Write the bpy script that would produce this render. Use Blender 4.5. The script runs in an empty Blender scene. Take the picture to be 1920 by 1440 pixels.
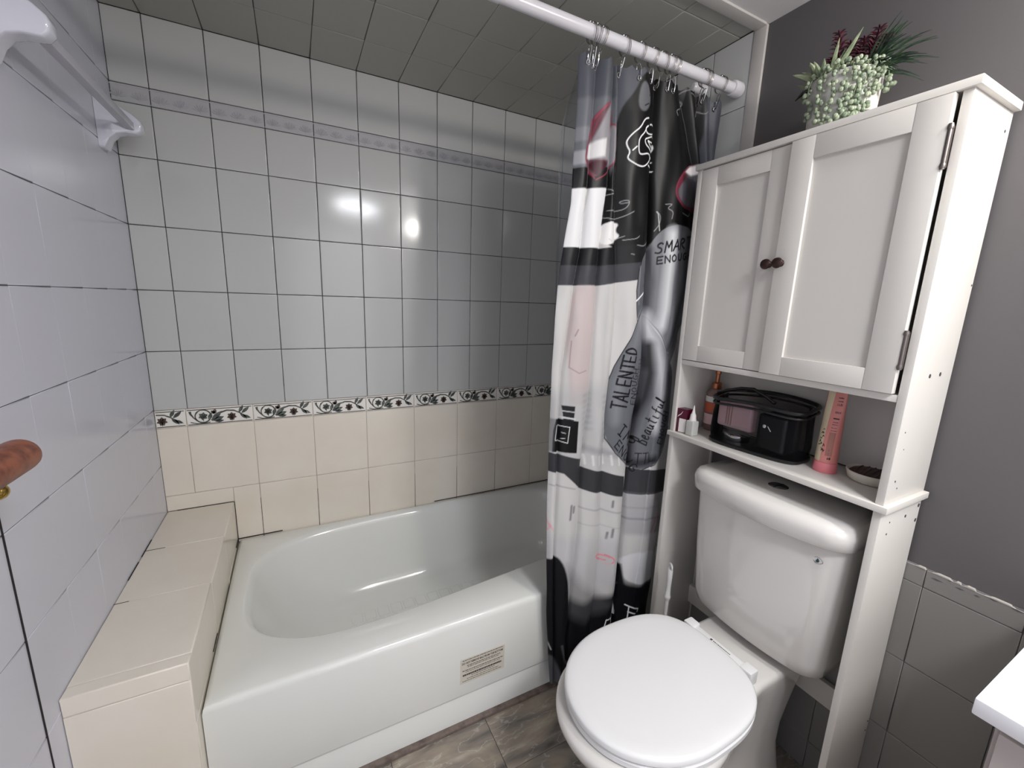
import bpy, bmesh, math, random
import numpy as np
from mathutils import Vector, Matrix
random.seed(7)
S = bpy.context.scene
COL = S.collection
# ---------------------------------------------------------------- camera
cam = bpy.data.objects.new('camera', bpy.data.cameras.new('camera')); COL.objects.link(cam)
cam.data.sensor_width = 36.0; cam.data.lens = 36.0*782.26/1920.0; cam.data.clip_start = 0.02
Rt = ((0.8892058727463631, -0.05931473898413003, 0.4536459826920363), (-0.45634518240551064, -0.18561933194421584, 0.8702267164962613), (0.0325881937004808, -0.9808298656483843, -0.1921217954411014))
cam.matrix_world = Matrix(((Rt[0][0], -Rt[0][1], -Rt[0][2], 0.4558), (Rt[1][0], -Rt[1][1], -Rt[1][2], -1.8134), (Rt[2][0], -Rt[2][1], -Rt[2][2], 1.3343), (0, 0, 0, 1)))
S.camera = cam
# ---------------------------------------------------------------- light
S.view_settings.view_transform = 'Standard'; S.view_settings.look = 'None'
S.view_settings.gamma = 1; S.view_settings.use_curve_mapping = False
S.view_settings.exposure = 0.83
w = bpy.data.worlds.new('world'); S.world = w; w.use_nodes = True
w.node_tree.nodes['Background'].inputs[0].default_value = (0.5, 0.55, 0.65, 1)
w.node_tree.nodes['Background'].inputs[1].default_value = 0.02
def bulb(x, y, z, power, r, colr):
    l = bpy.data.lights.new('bulb', 'POINT'); l.energy = power; l.shadow_soft_size = r; l.color = colr
    o = bpy.data.objects.new('bulb', l); o.location = (x, y, z); COL.objects.link(o)
# the three globes of the light bar above the washbasin
for yy in (-1.86, -2.04, -2.22):
    bulb(1.47, yy, 1.97, 5.0, 0.042, (1.0, 0.965, 0.92))
# the round ceiling lamp in the middle of the room, behind the photographer
al = bpy.data.lights.new('ceiling_lamp', 'AREA'); al.shape = 'DISK'; al.size = 0.36; al.energy = 12.5; al.color = (0.93, 0.95, 1.0)
ao = bpy.data.objects.new('ceiling_lamp', al); ao.location = (1.02, -2.4, 2.13); COL.objects.link(ao)

# cool fill light added behind the photographer to lift shaded areas; no doorway built
dl = bpy.data.lights.new('rear_fill', 'AREA'); dl.shape = 'RECTANGLE'; dl.size = 0.75; dl.size_y = 1.9; dl.energy = 3.0; dl.color = (0.86, 0.9, 1.0)
do = bpy.data.objects.new('rear_fill', dl); do.location = (0.85, -2.93, 1.0); do.rotation_euler = (math.radians(90), 0, 0); COL.objects.link(do)

# ---------------------------------------------------------------- materials
def s2l(c):
    if isinstance(c, (int, float)): c = (c, c, c)
    return tuple(((v/255)/12.92 if v/255 <= .04045 else ((v/255+.055)/1.055)**2.4) for v in c)
def mat(name, rgb, rough=.4, metal=0, spec=.5, coat=0, trans=0, alpha=1, ior=1.5, noise=None, bump=None):
    m = bpy.data.materials.new(name); m.use_nodes = True
    nt = m.node_tree; b = nt.nodes['Principled BSDF']
    c = tuple(s2l(rgb)) + (1,)
    b.inputs['Base Color'].default_value = c; b.inputs['Roughness'].default_value = rough
    b.inputs['Metallic'].default_value = metal; b.inputs['Specular IOR Level'].default_value = spec
    b.inputs['Coat Weight'].default_value = coat; b.inputs['Coat Roughness'].default_value = .06
    b.inputs['Transmission Weight'].default_value = trans; b.inputs['Alpha'].default_value = alpha; b.inputs['IOR'].default_value = ior
    if noise or bump:
        tc = nt.nodes.new('ShaderNodeTexCoord')
    if noise:   # (scale, other colour, low, high)
        n = nt.nodes.new('ShaderNodeTexNoise'); n.inputs['Scale'].default_value = noise[0]; n.inputs['Detail'].default_value = 6
        r = nt.nodes.new('ShaderNodeValToRGB'); r.color_ramp.elements[0].position = noise[2]; r.color_ramp.elements[1].position = noise[3]
        r.color_ramp.elements[0].color = c; r.color_ramp.elements[1].color = tuple(s2l(noise[1])) + (1,)
        nt.links.new(tc.outputs['Object'], n.inputs['Vector']); nt.links.new(n.outputs['Fac'], r.inputs['Fac']); nt.links.new(r.outputs['Color'], b.inputs['Base Color'])
    if bump:    # (scale, strength)
        n2 = nt.nodes.new('ShaderNodeTexNoise'); n2.inputs['Scale'].default_value = bump[0]; n2.inputs['Detail'].default_value = 4
        bp = nt.nodes.new('ShaderNodeBump'); bp.inputs['Strength'].default_value = bump[1]; bp.inputs['Distance'].default_value = .002
        nt.links.new(tc.outputs['Object'], n2.inputs['Vector']); nt.links.new(n2.outputs['Fac'], bp.inputs['Height']); nt.links.new(bp.outputs['Normal'], b.inputs['Normal'])
    return m
M = {}
M['tile'] = mat('tile_grey_white', (194, 195, 193), .13, bump=(9, .08))
M['tile_left'] = mat('tile_left_wall', (210, 211, 221), .16, bump=(9, .08))
M['tile_cream'] = mat('tile_cream', (234, 227, 214), .2, noise=(5, (228, 219, 204), .35, .7))
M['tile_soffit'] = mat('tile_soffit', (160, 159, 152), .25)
M['relief'] = mat('relief_border', (186, 186, 189), .2)
M['grout_dark'] = mat('grout_dark', (58, 56, 60), .9, noise=(14, (112, 108, 106), .5, .72))
M['grout_soft'] = mat('grout_soft', (120, 116, 116), .9, noise=(12, (60, 58, 60), .5, .75))
M['grout_left'] = mat('grout_left', (164, 163, 170), .9)
M['grout_light'] = mat('grout_light', (196, 188, 176), .9, noise=(9, (120, 106, 92), .55, .8))
M['grime'] = mat('black_grime', (38, 34, 34), .9)
M['border_white'] = mat('border_white', (240, 236, 228), .2)
M['vine_green'] = mat('vine_green', (66, 72, 70), .3, noise=(60, (112, 118, 108), .45, .65))
M['vine_brown'] = mat('vine_brown', (92, 76, 68), .3)
M['vine_line'] = mat('vine_line', (88, 80, 74), .3)
M['paint_grey'] = mat('paint_grey', (86, 83, 84), .62, bump=(60, .1))
M['paint_ceiling'] = mat('paint_ceiling', (212, 210, 209), .7)
M['trim'] = mat('trim_tile', (190, 186, 182), .25)
M['enamel'] = mat('bath_enamel', (230, 231, 226), .10, coat=.5)
M['china'] = mat('toilet_china', (216, 213, 208), .12, coat=.6)
M['seat'] = mat('seat_plastic', (226, 226, 225), .25)
M['cab'] = mat('cabinet_white', (211, 207, 200), .42, bump=(30, .04))
M['cab_edge'] = mat('cabinet_hole', (70, 66, 66), .6)
M['bronze'] = mat('bronze', (70, 54, 50), .28, metal=.8)
M['chrome'] = mat('chrome', (200, 200, 202), .08, metal=1)
M['steel'] = mat('dull_steel', (130, 122, 118), .3, metal=.9)
M['rod'] = mat('rod_white', (206, 204, 208), .25)
M['ceramic'] = mat('ceramic_fixture', (214, 215, 226), .06, coat=.8)
M['bar'] = mat('towel_bar', (188, 188, 196), .25)
M['wood'] = mat('red_wood', (142, 82, 58), .42, noise=(60, (104, 56, 40), .42, .62))
M['brass'] = mat('brass', (190, 160, 84), .2, metal=1)
M['black'] = mat('black_trim', (14, 14, 16), .35)
M['rubber'] = mat('sticker_ink', (62, 52, 52), .7)
M['sticker'] = mat('sticker_paper', (206, 200, 186), .6)
M['pink'] = mat('pink_cap', (232, 132, 140), .3)
M['tube_pink'] = mat('tube_pink', (216, 138, 130), .32)
M['tube_cream'] = mat('tube_cream', (214, 198, 168), .35)
M['ink'] = mat('printed_ink', (52, 26, 30), .5)
M['tube_panel'] = mat('tube_panel', (168, 112, 100), .4)
M['pale_pink'] = mat('pale_pink', (236, 198, 198), .35)
M['maroon'] = mat('box_maroon', (80, 14, 40), .35)
M['label_white'] = mat('label_white', (226, 222, 216), .5)
M['orange'] = mat('label_orange', (190, 92, 60), .5)
M['copper'] = mat('copper', (186, 118, 88), .25, metal=.8)
M['clearb'] = mat('translucent_bottle', (226, 226, 220), .3, trans=.35)
M['glassb'] = mat('bottle_glass', (214, 178, 170), .12, trans=.7)
M['brown'] = mat('dark_brown', (52, 26, 20), .5, noise=(40, (90, 46, 34), .5, .7))
M['dish'] = mat('dish_cream', (224, 218, 204), .3)
M['pot'] = mat('pot_cement', (176, 174, 168), .8, noise=(30, (212, 210, 204), .42, .62), bump=(40, .4))
M['pearl'] = mat('pearl_leaf', (104, 120, 98), .5, noise=(70, (158, 168, 142), .35, .65))
M['aloe'] = mat('aloe_leaf', (104, 118, 90), .5, noise=(60, (140, 150, 118), .4, .6))
M['red_leaf'] = mat('red_leaf', (88, 34, 46), .5, noise=(80, (48, 18, 30), .4, .6))
M['grass'] = mat('grass_leaf', (52, 76, 50), .5, noise=(50, (34, 48, 44), .4, .6))
M['soil'] = mat('dark_moss', (30, 30, 26), .9)
M['counter'] = mat('counter_white', (244, 244, 246), .18)
M['vanity'] = mat('vanity_greige', (188, 178, 174), .45, bump=(30, .05))
M['dark_slot'] = mat('dark_slot', (40, 36, 34), .9)
M['brush'] = mat('brush_plastic', (216, 214, 210), .3)
M['caulk'] = mat('floor_caulk', (120, 106, 98), .7, noise=(40, (88, 76, 70), .45, .7))

def floor_mat():
    m = bpy.data.materials.new('stone_vinyl'); m.use_nodes = True; nt = m.node_tree; b = nt.nodes['Principled BSDF']
    tc = nt.nodes.new('ShaderNodeTexCoord'); at = nt.nodes.new('ShaderNodeAttribute'); at.attribute_name = 'tile_shift'
    add = nt.nodes.new('ShaderNodeVectorMath'); add.operation = 'ADD'
    nt.links.new(tc.outputs['Object'], add.inputs[0]); nt.links.new(at.outputs['Vector'], add.inputs[1])
    mp = nt.nodes.new('ShaderNodeMapping'); mp.inputs['Rotation'].default_value = (0, 0, .9); mp.inputs['Scale'].default_value = (1, 3.2, 1)
    nt.links.new(add.outputs[0], mp.inputs[0])
    n = nt.nodes.new('ShaderNodeTexNoise'); n.inputs['Scale'].default_value = 5; n.inputs['Detail'].default_value = 9; n.inputs['Distortion'].default_value = .7
    nt.links.new(mp.outputs[0], n.inputs['Vector'])
    r = nt.nodes.new('ShaderNodeValToRGB'); e = r.color_ramp.elements
    e[0].position = .3; e[0].color = s2l((84, 78, 74)) + (1,); e[1].position = .7; e[1].color = s2l((176, 168, 154)) + (1,)
    k = e.new(.48); k.color = s2l((134, 126, 116)) + (1,); k = e.new(.56); k.color = s2l((150, 138, 122)) + (1,)
    nt.links.new(n.outputs['Fac'], r.inputs['Fac'])
    n2 = nt.nodes.new('ShaderNodeTexNoise'); n2.inputs['Scale'].default_value = 7; n2.inputs['Detail'].default_value = 5; n2.inputs['Distortion'].default_value = .45
    nt.links.new(mp.outputs[0], n2.inputs['Vector'])
    r2 = nt.nodes.new('ShaderNodeValToRGB'); e = r2.color_ramp.elements
    e[0].position = .485; e[0].color = (0, 0, 0, 1); e[1].position = .515; e[1].color = (0, 0, 0, 1); k = e.new(.5); k.color = (.42, .42, .42, 1)
    nt.links.new(n2.outputs['Fac'], r2.inputs['Fac'])
    mx = nt.nodes.new('ShaderNodeMixRGB'); mx.inputs[2].default_value = s2l((206, 200, 190)) + (1,)
    nt.links.new(r2.outputs['Color'], mx.inputs[0]); nt.links.new(r.outputs['Color'], mx.inputs[1]); nt.links.new(mx.outputs[0], b.inputs['Base Color'])
    b.inputs['Roughness'].default_value = .38
    return m
M['floor'] = floor_mat()
def film_mat(name, base, gloss, rough, tint=(.9, .92, .94)):
    m = bpy.data.materials.new(name); m.use_nodes = True; nt = m.node_tree; nt.nodes.remove(nt.nodes['Principled BSDF']); out = nt.nodes['Material Output']
    t = nt.nodes.new('ShaderNodeBsdfTransparent'); t.inputs[0].default_value = tint + (1,)
    d = nt.nodes.new('ShaderNodeBsdfPrincipled'); d.inputs['Base Color'].default_value = base + (1,); d.inputs['Roughness'].default_value = rough
    f = nt.nodes.new('ShaderNodeFresnel'); f.inputs[0].default_value = 1.5
    ma = nt.nodes.new('ShaderNodeMath'); ma.operation = 'ADD'; ma.inputs[1].default_value = gloss; ma.use_clamp = True
    mx = nt.nodes.new('ShaderNodeMixShader')
    nt.links.new(f.outputs[0], ma.inputs[0]); nt.links.new(ma.outputs[0], mx.inputs[0]); nt.links.new(t.outputs[0], mx.inputs[1]); nt.links.new(d.outputs[0], mx.inputs[2]); nt.links.new(mx.outputs[0], out.inputs[0])
    return m
M['film'] = film_mat('clear_liner', (.6, .62, .64), .10, .12)
M['pvc'] = film_mat('clear_smoky_plastic', (.03, .03, .034), .04, .08, (.95, .95, .96))
def print_mat():
    m = bpy.data.materials.new('printed_polyester'); m.use_nodes = True; nt = m.node_tree; b = nt.nodes['Principled BSDF']
    at = nt.nodes.new('ShaderNodeAttribute'); at.attribute_name = 'print'
    nt.links.new(at.outputs['Color'], b.inputs['Base Color']); b.inputs['Roughness'].default_value = .42; b.inputs['Specular IOR Level'].default_value = .22
    return m
M['print'] = print_mat()

# ---------------------------------------------------------------- mesh helpers
class MB:
    def __init__(s): s.v = []; s.f = []
    def add(s, v, f):
        k = len(s.v); s.v += [tuple(p) for p in v]; s.f += [tuple(i+k for i in q) for q in f]; return s
    def box(s, x0, x1, y0, y1, z0, z1):
        v = [(x, y, z) for x in (x0, x1) for y in (y0, y1) for z in (z0, z1)]
        return s.add(v, [(0, 1, 3, 2), (4, 6, 7, 5), (0, 4, 5, 1), (2, 3, 7, 6), (0, 2, 6, 4), (1, 5, 7, 3)])
    def rings(s, R, c0=True, c1=True, close=True):
        n = len(R[0]); v = [p for r in R for p in r]; f = []
        for i in range(len(R)-1):
            for j in range(n if close else n-1):
                a = i*n+j; b = i*n+(j+1) % n; f.append((a, b, b+n, a+n))
        if c0: f.append(tuple(range(n-1, -1, -1)))
        if c1: f.append(tuple((len(R)-1)*n+j for j in range(n)))
        return s.add(v, f)
    def tube(s, pts, r, n=10, caps=True):
        P = [Vector(p) for p in pts]; R = []; up = None
        rr = r if isinstance(r, (list, tuple)) else [r]*len(P)
        for i, p in enumerate(P):
            d = (P[min(i+1, len(P)-1)]-P[max(i-1, 0)]).normalized()
            if up is None: up = d.orthogonal().normalized()
            up = (up-d*up.dot(d)).normalized(); q = d.cross(up)
            R.append([p+(up*math.cos(2*math.pi*k/n)+q*math.sin(2*math.pi*k/n))*rr[i] for k in range(n)])
        return s.rings(R, caps, caps)
    def lathe(s, prof, c, axis='z', n=32, caps=True, sx=1, sy=1):
        R = []
        for r, h in prof:
            ring = []
            for k in range(n):
                a = 2*math.pi*k/n; u, v = r*math.cos(a)*sx, r*math.sin(a)*sy
                p = {'z': (u, v, h), 'x': (h, u, v), 'y': (u, h, v)}[axis]
                ring.append((c[0]+p[0], c[1]+p[1], c[2]+p[2]))
            R.append(ring)
        return s.rings(R, caps, caps)
    def ball(s, c, r, n=10, m=7, sc=(1, 1, 1)):
        R = []
        for i in range(1, m):
            t = math.pi*i/m
            R.append([(c[0]+r*sc[0]*math.sin(t)*math.cos(2*math.pi*k/n), c[1]+r*sc[1]*math.sin(t)*math.sin(2*math.pi*k/n), c[2]-r*sc[2]*math.cos(t)) for k in range(n)])
        return s.rings(R)
    def prism(s, poly, axis, a, b):
        def P(u, v, h): return {'x': (h, u, v), 'y': (u, h, v), 'z': (u, v, h)}[axis]
        return s.rings([[P(u, v, a) for u, v in poly], [P(u, v, b) for u, v in poly]])
    def build(s, name, m, parent=None, smooth=False, bevel=0, seg=2, ang=35):
        me = bpy.data.meshes.new(name); me.from_pydata(s.v, [], s.f); me.validate()
        bm = bmesh.new(); bm.from_mesh(me); bmesh.ops.recalc_face_normals(bm, faces=bm.faces)
        if bevel:
            es = [e for e in bm.edges if len(e.link_faces) == 2 and e.calc_face_angle(0) > math.radians(30)]
            bmesh.ops.bevel(bm, geom=es, offset=bevel, segments=seg, profile=.6, affect='EDGES')
        bm.to_mesh(me); bm.free()
        if m is not None: me.materials.append(m)
        if smooth or bevel:
            for p in me.polygons: p.use_smooth = True
            me.set_sharp_from_angle(angle=math.radians(ang))
        o = bpy.data.objects.new(name, me); COL.objects.link(o)
        if parent is not None:
            off = root_loc(parent); me.transform(Matrix.Translation(-off)); o.parent = parent
        return o
def root_loc(o):
    while o.parent: o = o.parent
    return Vector(o.location)
def tag(o, label, cat, group=None):
    o['label'] = label; o['category'] = cat
    if group: o['group'] = group
    return o
def thing(name, label, cat, loc, group=None):
    o = bpy.data.objects.new(name, None); o.location = loc; o.empty_display_size = .05; COL.objects.link(o)
    return tag(o, label, cat, group)
def struct(o): o['kind'] = 'structure'; return o
def recentre(o, loc):
    o.data.transform(Matrix.Translation(-Vector(loc))); o.location = loc; return o

# ---------------------------------------------------------------- tiling
def tiles(name, m, parent, O, U, V, N, us, vs, gap=.0022, th=.004, bev=.0016, jit=.0007, keep=None, shift=False, gu=None, bu=None):
    """rounded-edge tiles between the joint positions us, vs; O origin on the grout plane, N outward"""
    O, U, V, N = Vector(O), Vector(U), Vector(V), Vector(N); mb = MB(); sh = []
    for i in range(len(us)-1):
        for j in range(len(vs)-1):
            if keep and not keep((us[i]+us[i+1])/2, (vs[j]+vs[j+1])/2): continue
            g_ = gap if gu is None else gu; k_ = 1 if bu is None else bu/bev
            u0, u1, v0, v1 = us[i]+g_/2, us[i+1]-g_/2, vs[j]+gap/2, vs[j+1]-gap/2
            jj = [random.uniform(-jit, jit) for _ in range(3)]
            def h(u, v): return jj[0]*(u-u0)/(u1-u0+1e-9)+jj[1]*(v-v0)/(v1-v0+1e-9)
            R = []
            for ins, d in ((0, -.001), (0, th-bev), (bev*.3, th-bev*.3), (bev, th), (bev*2.2, th)):
                R.append([O+U*u+V*v+N*(d+(h(u, v) if d > 0 else 0)) for u, v in ((u0+ins*k_, v0+ins), (u1-ins*k_, v0+ins), (u1-ins*k_, v1-ins), (u0+ins*k_, v1-ins))])
            mb.rings(R, False, True); sh += [(random.uniform(0, 9), random.uniform(0, 9), 0)]*20
    o = mb.build(name, m, parent, smooth=True, ang=80)
    if shift:
        a = o.data.attributes.new('tile_shift', 'FLOAT_VECTOR', 'POINT'); a.data.foreach_set('vector', [c for q in sh for c in q])
    return o
def steps(a, b, p, off):
    k = math.ceil((a-off)/p+1e-6); r = [a]
    while off+k*p < b-1e-4:
        if off+k*p-r[-1] > .004: r.append(off+k*p)
        k += 1
    r.append(b); return r

XW = 1.7255      # tiled face of the right wall
YF = -2.95       # wall behind the photographer
ZC = 2.153
ZR = 1.745; PZ = .20515; PX = .154; QX = .2053
rowsU = [ZR-4*PZ+.0, ZR-3*PZ, ZR-2*PZ, ZR-PZ, ZR]
Z_L1, Z_L0 = .9219, .8564
Z_G = .6006
# ---- back wall
wb = struct(MB().box(-.1, 1.83, .004, .08, 0, ZC+.02).build('wall_back', M['grout_dark']))
struct(MB().box(0, 1.7295, .0035, .0045, .54, Z_L1).build('light_grout', M['grout_light'], wb))
struct(MB().box(0, 1.7295, .0036, .0046, .9219, .985).build('clean_grout', M['grout_soft'], wb))
colsU = [0]+[.0947+PX*k for k in range(11)]+[1.7255]
tiles('grey_tiles', M['tile'], wb, (0, .004, 0), (1, 0, 0), (0, 0, 1), (0, -1, 0), colsU, [Z_L1, ZR-3*PZ, ZR-2*PZ, ZR-PZ, ZR, 1.898])
tiles('upper_grey_tiles', M['tile'], wb, (0, .004, 0), (1, 0, 0), (0, 0, 1), (0, -1, 0), colsU, [1.9496, ZC])
colsB = [0]+[.088+QX*k for k in range(8)]+[1.7255]
tiles('cream_tiles', M['tile_cream'], wb, (0, .004, 0), (1, 0, 0), (0, 0, 1), (0, -1, 0), colsB, [Z_G, Z_L0], gap=.0016, bu=.0008)
tiles('lower_cream_tiles', M['tile_cream'], wb, (0, .004, 0), (1, 0, 0), (0, 0, 1), (0, -1, 0), [.206]+[c for c in colsB if c > .22], [.36, Z_G], gap=.0018)
tiles('cream_edge_strip', M['tile_cream'], wb, (0, .004, 0), (1, 0, 0), (0, 0, 1), (0, -1, 0), [0, .206], [.542, Z_G], gap=.0018)
# relief border with shell fans
rel = tiles('relief_border', M['relief'], wb, (0, .004, 0), (1, 0, 0), (0, 0, 1), (0, -1, 0), colsU, [1.898, 1.9496], jit=.0002)
fan = MB()
for i in range(len(colsU)-1):
    u0, u1 = colsU[i], colsU[i+1]
    for j in range(3):
        cx = u1-(2.5-j)*PX/3
        if cx < u0+.008 or cx > u1-.01: continue
        for k in range(7):
            a = math.radians(-66+22*k); d = Vector((math.sin(a), 0, math.cos(a))); q = Vector((d.z, 0, -d.x))
            c0 = Vector((cx, -.0002, 1.9085)); R = []
            for t, wd in ((.0045, .0006), (.009, .0014), (.017, .0024), (.0215, .0019), (.0235, .0006)):
                c = c0+d*t
                R.append([c-q*wd, c-q*wd*.6+Vector((0, -.0016, 0)), c+q*wd*.6+Vector((0, -.0016, 0)), c+q*wd])
            fan.rings(R, True, True)
        fan.ball((cx, -.0004, 1.909), .0032, 8, 5, (1, .5, 1))
fan.box(0, XW, -.0011, 0, 1.9425, 1.945); fan.box(0, XW, -.0011, 0, 1.9005, 1.9025)
fan.build('shell_fans', M['relief'], wb, smooth=True)
# painted vine border
tiles('border_tiles', M['border_white'], wb, (0, .004, 0), (1, 0, 0), (0, 0, 1), (0, -1, 0), colsB, [Z_L0, Z_L1], gap=.0026, jit=.0002)
def ribbon(mb, pts, w0, w1=None, y=-.0011):
    w0 *= 1.6; w1 = w0 if w1 is None else w1*1.6; P = [Vector((a, 0, b)) for a, b in pts]; L = []; Rr = []
    for i, p in enumerate(P):
        d = (P[min(i+1, len(P)-1)]-P[max(i-1, 0)]).normalized(); q = Vector((d.z, 0, -d.x)); t = i/(len(P)-1)
        w_ = (w0+(w1-w0)*t)/2; L.append(p-q*w_); Rr.append(p+q*w_)
    v = [(p.x, y, p.z) for p in L+Rr]; n = len(P)
    v += [(a, y+.0015, b) for a, _, b in v]
    f = [(i, i+1, n+i+1, n+i) for i in range(n-1)]
    mb.add(v, f)
def arc(cx, cz, r, a0, a1, n=14, k=1): return [(cx+r*math.cos(math.radians(a0+(a1-a0)*t/n)), cz+k*r*math.sin(math.radians(a0+(a1-a0)*t/n))) for t in range(n+1)]
def leaf2(mb, x, z, ang, ln, wd, y=-.0013):
    wd *= 1.5; ln *= 1.12; a = math.radians(ang); d = (math.cos(a), math.sin(a)); q = (-d[1], d[0]); pts = []
    prof = ((0, 0), (.2, .6), (.45, 1), (.7, .75), (1, 0))
    for t, k in prof: pts.append((x+d[0]*ln*t+q[0]*wd*k, z+d[1]*ln*t+q[1]*wd*k))
    for t, k in prof[-2:0:-1]: pts.append((x+d[0]*ln*t-q[0]*wd*k, z+d[1]*ln*t-q[1]*wd*k))
    mb.add([(a_, y, b_) for a_, b_ in pts], [tuple(range(len(pts)))])
g = MB(); br = MB(); ln_ = MB()
for i in range(len(colsB)-1):
    x1 = colsB[i+1] if i == 0 else colsB[i]+QX
    x0 = x1-QX; lo = colsB[i]+.004; hi = min(colsB[i+1], XW)-.004; zb = Z_L0; mid = zb+.0325
    for z in (zb+.0055, Z_L1-.006): ln_.box(max(x0+.003, lo), hi, -.0011, .0002, z-.0014, z+.0014)
    G2, B2 = MB(), MB()
    ribbon(G2, arc(x0+.05, mid+.002, .0235, 150, 460, 22), .0026); ribbon(G2, arc(x0+.05, mid+.002, .0235, 100, 150, 5), .0012, .0035)
    ribbon(G2, [(x0+.012, mid+.022), (x0+.014, mid+.012), (x0+.022, mid-.002), (x0+.030, mid-.012)], .005, .0015)
    ribbon(G2, [(x0+.012, mid-.018), (x0+.03, mid-.024), (x0+.05, mid-.0245), (x0+.07, mid-.022)], .002)
    ribbon(G2, [(x0+.074, mid-.016), (x0+.088, mid-.004), (x0+.102, mid+.011), (x0+.122, mid+.018), (x0+.145, mid+.016), (x0+.162, mid+.006), (x0+.178, mid-.008), (x0+.19, mid-.018)], .0045, .002)
    for (dx, dz, a, l_, wd) in ((.066, -.014, 70, .026, .0045), (.074, -.016, 45, .042, .0058), (.078, -.018, 22, .034, .0052), (.084, -.021, 5, .026, .0035), (.16, .006, 62, .028, .004), (.168, .003, 42, .032, .0042), (.163, .004, -48, .03, .004), (.172, -.004, -30, .026, .0034), (.088, .012, 95, .014, .003)): leaf2(G2, x0+dx, mid+dz, a, l_, wd)
    for a in range(0, 360, 60): leaf2(G2 if i >= 0 else B2, x0+.05, mid+.002, a+20, .0135, .0036, -.0014)
    leaf2(G2, x0+.05, mid-.018, 88, .014, .001)
    for a in (-15, 40, 90, 140, 195, 250, 290): leaf2(B2, x0+.137, mid-.006, a, .0145, .0036, -.0014)
    leaf2(B2, x0+.137, mid-.024, 90, .014, .0016)
    for a in (60, 90, 120): leaf2(B2, x0+.083, mid+.008, a, .014, .0032, -.0014)
    for src, dst in ((G2, g), (B2, br)):
        for f in src.f:
            q = [src.v[k] for k in f]
            if min(p[0] for p in q) > lo and max(p[0] for p in q) < hi: dst.add(q, [tuple(range(len(q)))])
g.build('painted_vines', M['vine_green'], wb); br.build('painted_flowers', M['vine_brown'], wb); ln_.build('painted_lines', M['vine_line'], wb)
# ---- left wall
wl = struct(MB().box(-.08, -.004, YF, .08, 0, ZC+.02).build('wall_left', M['grout_left']))
zl = [0]+[ZR-PZ*k for k in range(8, 0, -1)]+[ZR, ZR+PZ-.0002, ZC]
yl = [-.096-PX*k for k in range(18, -1, -1)]+[0]
yl = [y for y in yl if y > YF]; 
def lwkeep(u, v): return True
tiles('grey_tiles', M['tile_left'], wl, (-.004, 0, 0), (0, 1, 0), (0, 0, 1), (1, 0, 0), [YF]+yl, [z for k, z in enumerate(zl) if k == 0 or z-zl[k-1] > .004], gap=.0014, bev=.0010, gu=.0007, bu=.0003, jit=.0003)
hj = MB()
for z in zl[1:-1]: hj.box(-.0036, -.0012, YF, 0, z-.0009, z+.0009)
struct(hj.build('dark_joints', M['grout_dark'], wl))
struct(MB().box(-.0028, .0012, -.8675, -.8640, .0, 1.0).build('dark_joint', M['grime'], wl))
# ---- right wall: painted, tiled in the alcove and below the dado line
wr = struct(MB().box(1.7330, 1.81, YF, .08, 0, ZC+.02).build('wall_right', M['paint_grey']))
struct(MB().box(1.7296, 1.7335, -.905, .004, 0, ZC).build('alcove_grout', M['grout_dark'], wr))
ya = [-.865, -.731, -.577, -.423, -.269, -.115, 0]
tiles('alcove_tiles', M['tile'], wr, (1.7296, 0, 0), (0, 1, 0), (0, 0, 1), (-1, 0, 0), ya, [z for z in zl if z >= 0 and (z == 0 or True)][:], gap=.002, keep=None)
struct(MB().box(1.7296, 1.7335, YF, -.9055, 0, .757).build('dado_grout', M['grout_soft'], wr))
yd = [YF]+[-1.49-PX*k for k in range(9, -5, -1)]; yd = [y for y in yd if y >= YF and y < -.905]+[-.905]
tiles('dado_tiles', mat('tile_dado', (126, 124, 121), .35), wr, (1.7296, 0, 0), (0, 1, 0), (0, 0, 1), (-1, 0, 0), yd, [0, .096, .301, .506, .711, .756], gap=.0014, bev=.001)
# chipped paint and plaster along the dado's top edge
ch = MB(); rnd = random.Random(3); y = -1.47
while y > -2.0:
    L_ = rnd.uniform(.01, .05); h_ = rnd.uniform(.0002, .0026); ch.prism([(y, .7555), (y-L_*.3, .7565+h_), (y-L_*.8, .757+h_*.6), (y-L_, .7555)], 'x', 1.7245, 1.7335); y -= L_*rnd.uniform(1.0, 2.4)
ch.build('chipped_plaster', mat('plaster_chips', (168, 163, 156), .8), wr)
ch = MB(); y = -1.5
while y > -1.9:
    L_ = rnd.uniform(.004, .022); z_ = rnd.uniform(.742, .755); ch.prism([(y, z_), (y-L_*.4, z_+.0022), (y-L_, z_+.0008), (y-L_*.5, z_-.002)], 'x', 1.7249, 1.7262); y -= L_*rnd.uniform(1.1, 2.6)
ch.build('paint_smears', M['paint_grey'], wr)
# bullnose edging of the alcove
struct(MB().box(1.7235, 1.7335, -.906, -.866, 0, ZC-.001).build('trim_1', M['trim'], bevel=.003))
struct(MB().box(0, 1.7235, -.906, -.868, ZC-.006, ZC+.012).build('trim_2', M['trim'], bevel=.003))
# ---- ceiling
ce = struct(MB().box(-.1, 1.83, YF, -.866, ZC, ZC+.06).build('ceiling', M['paint_ceiling']))
so = struct(MB().box(-.1, 1.83, -.866, .08, ZC+.004, ZC+.06).build('soffit_grout', M['grout_dark'], ce))
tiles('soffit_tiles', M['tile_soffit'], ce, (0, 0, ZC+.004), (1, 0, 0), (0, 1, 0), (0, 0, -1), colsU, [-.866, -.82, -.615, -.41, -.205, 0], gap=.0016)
# ---- wall behind the photographer
struct(MB().box(-.1, 1.83, YF-.06, YF, 0, ZC+.02).build('wall_front', mat('paint_front', (206, 204, 204), .7)))
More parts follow.
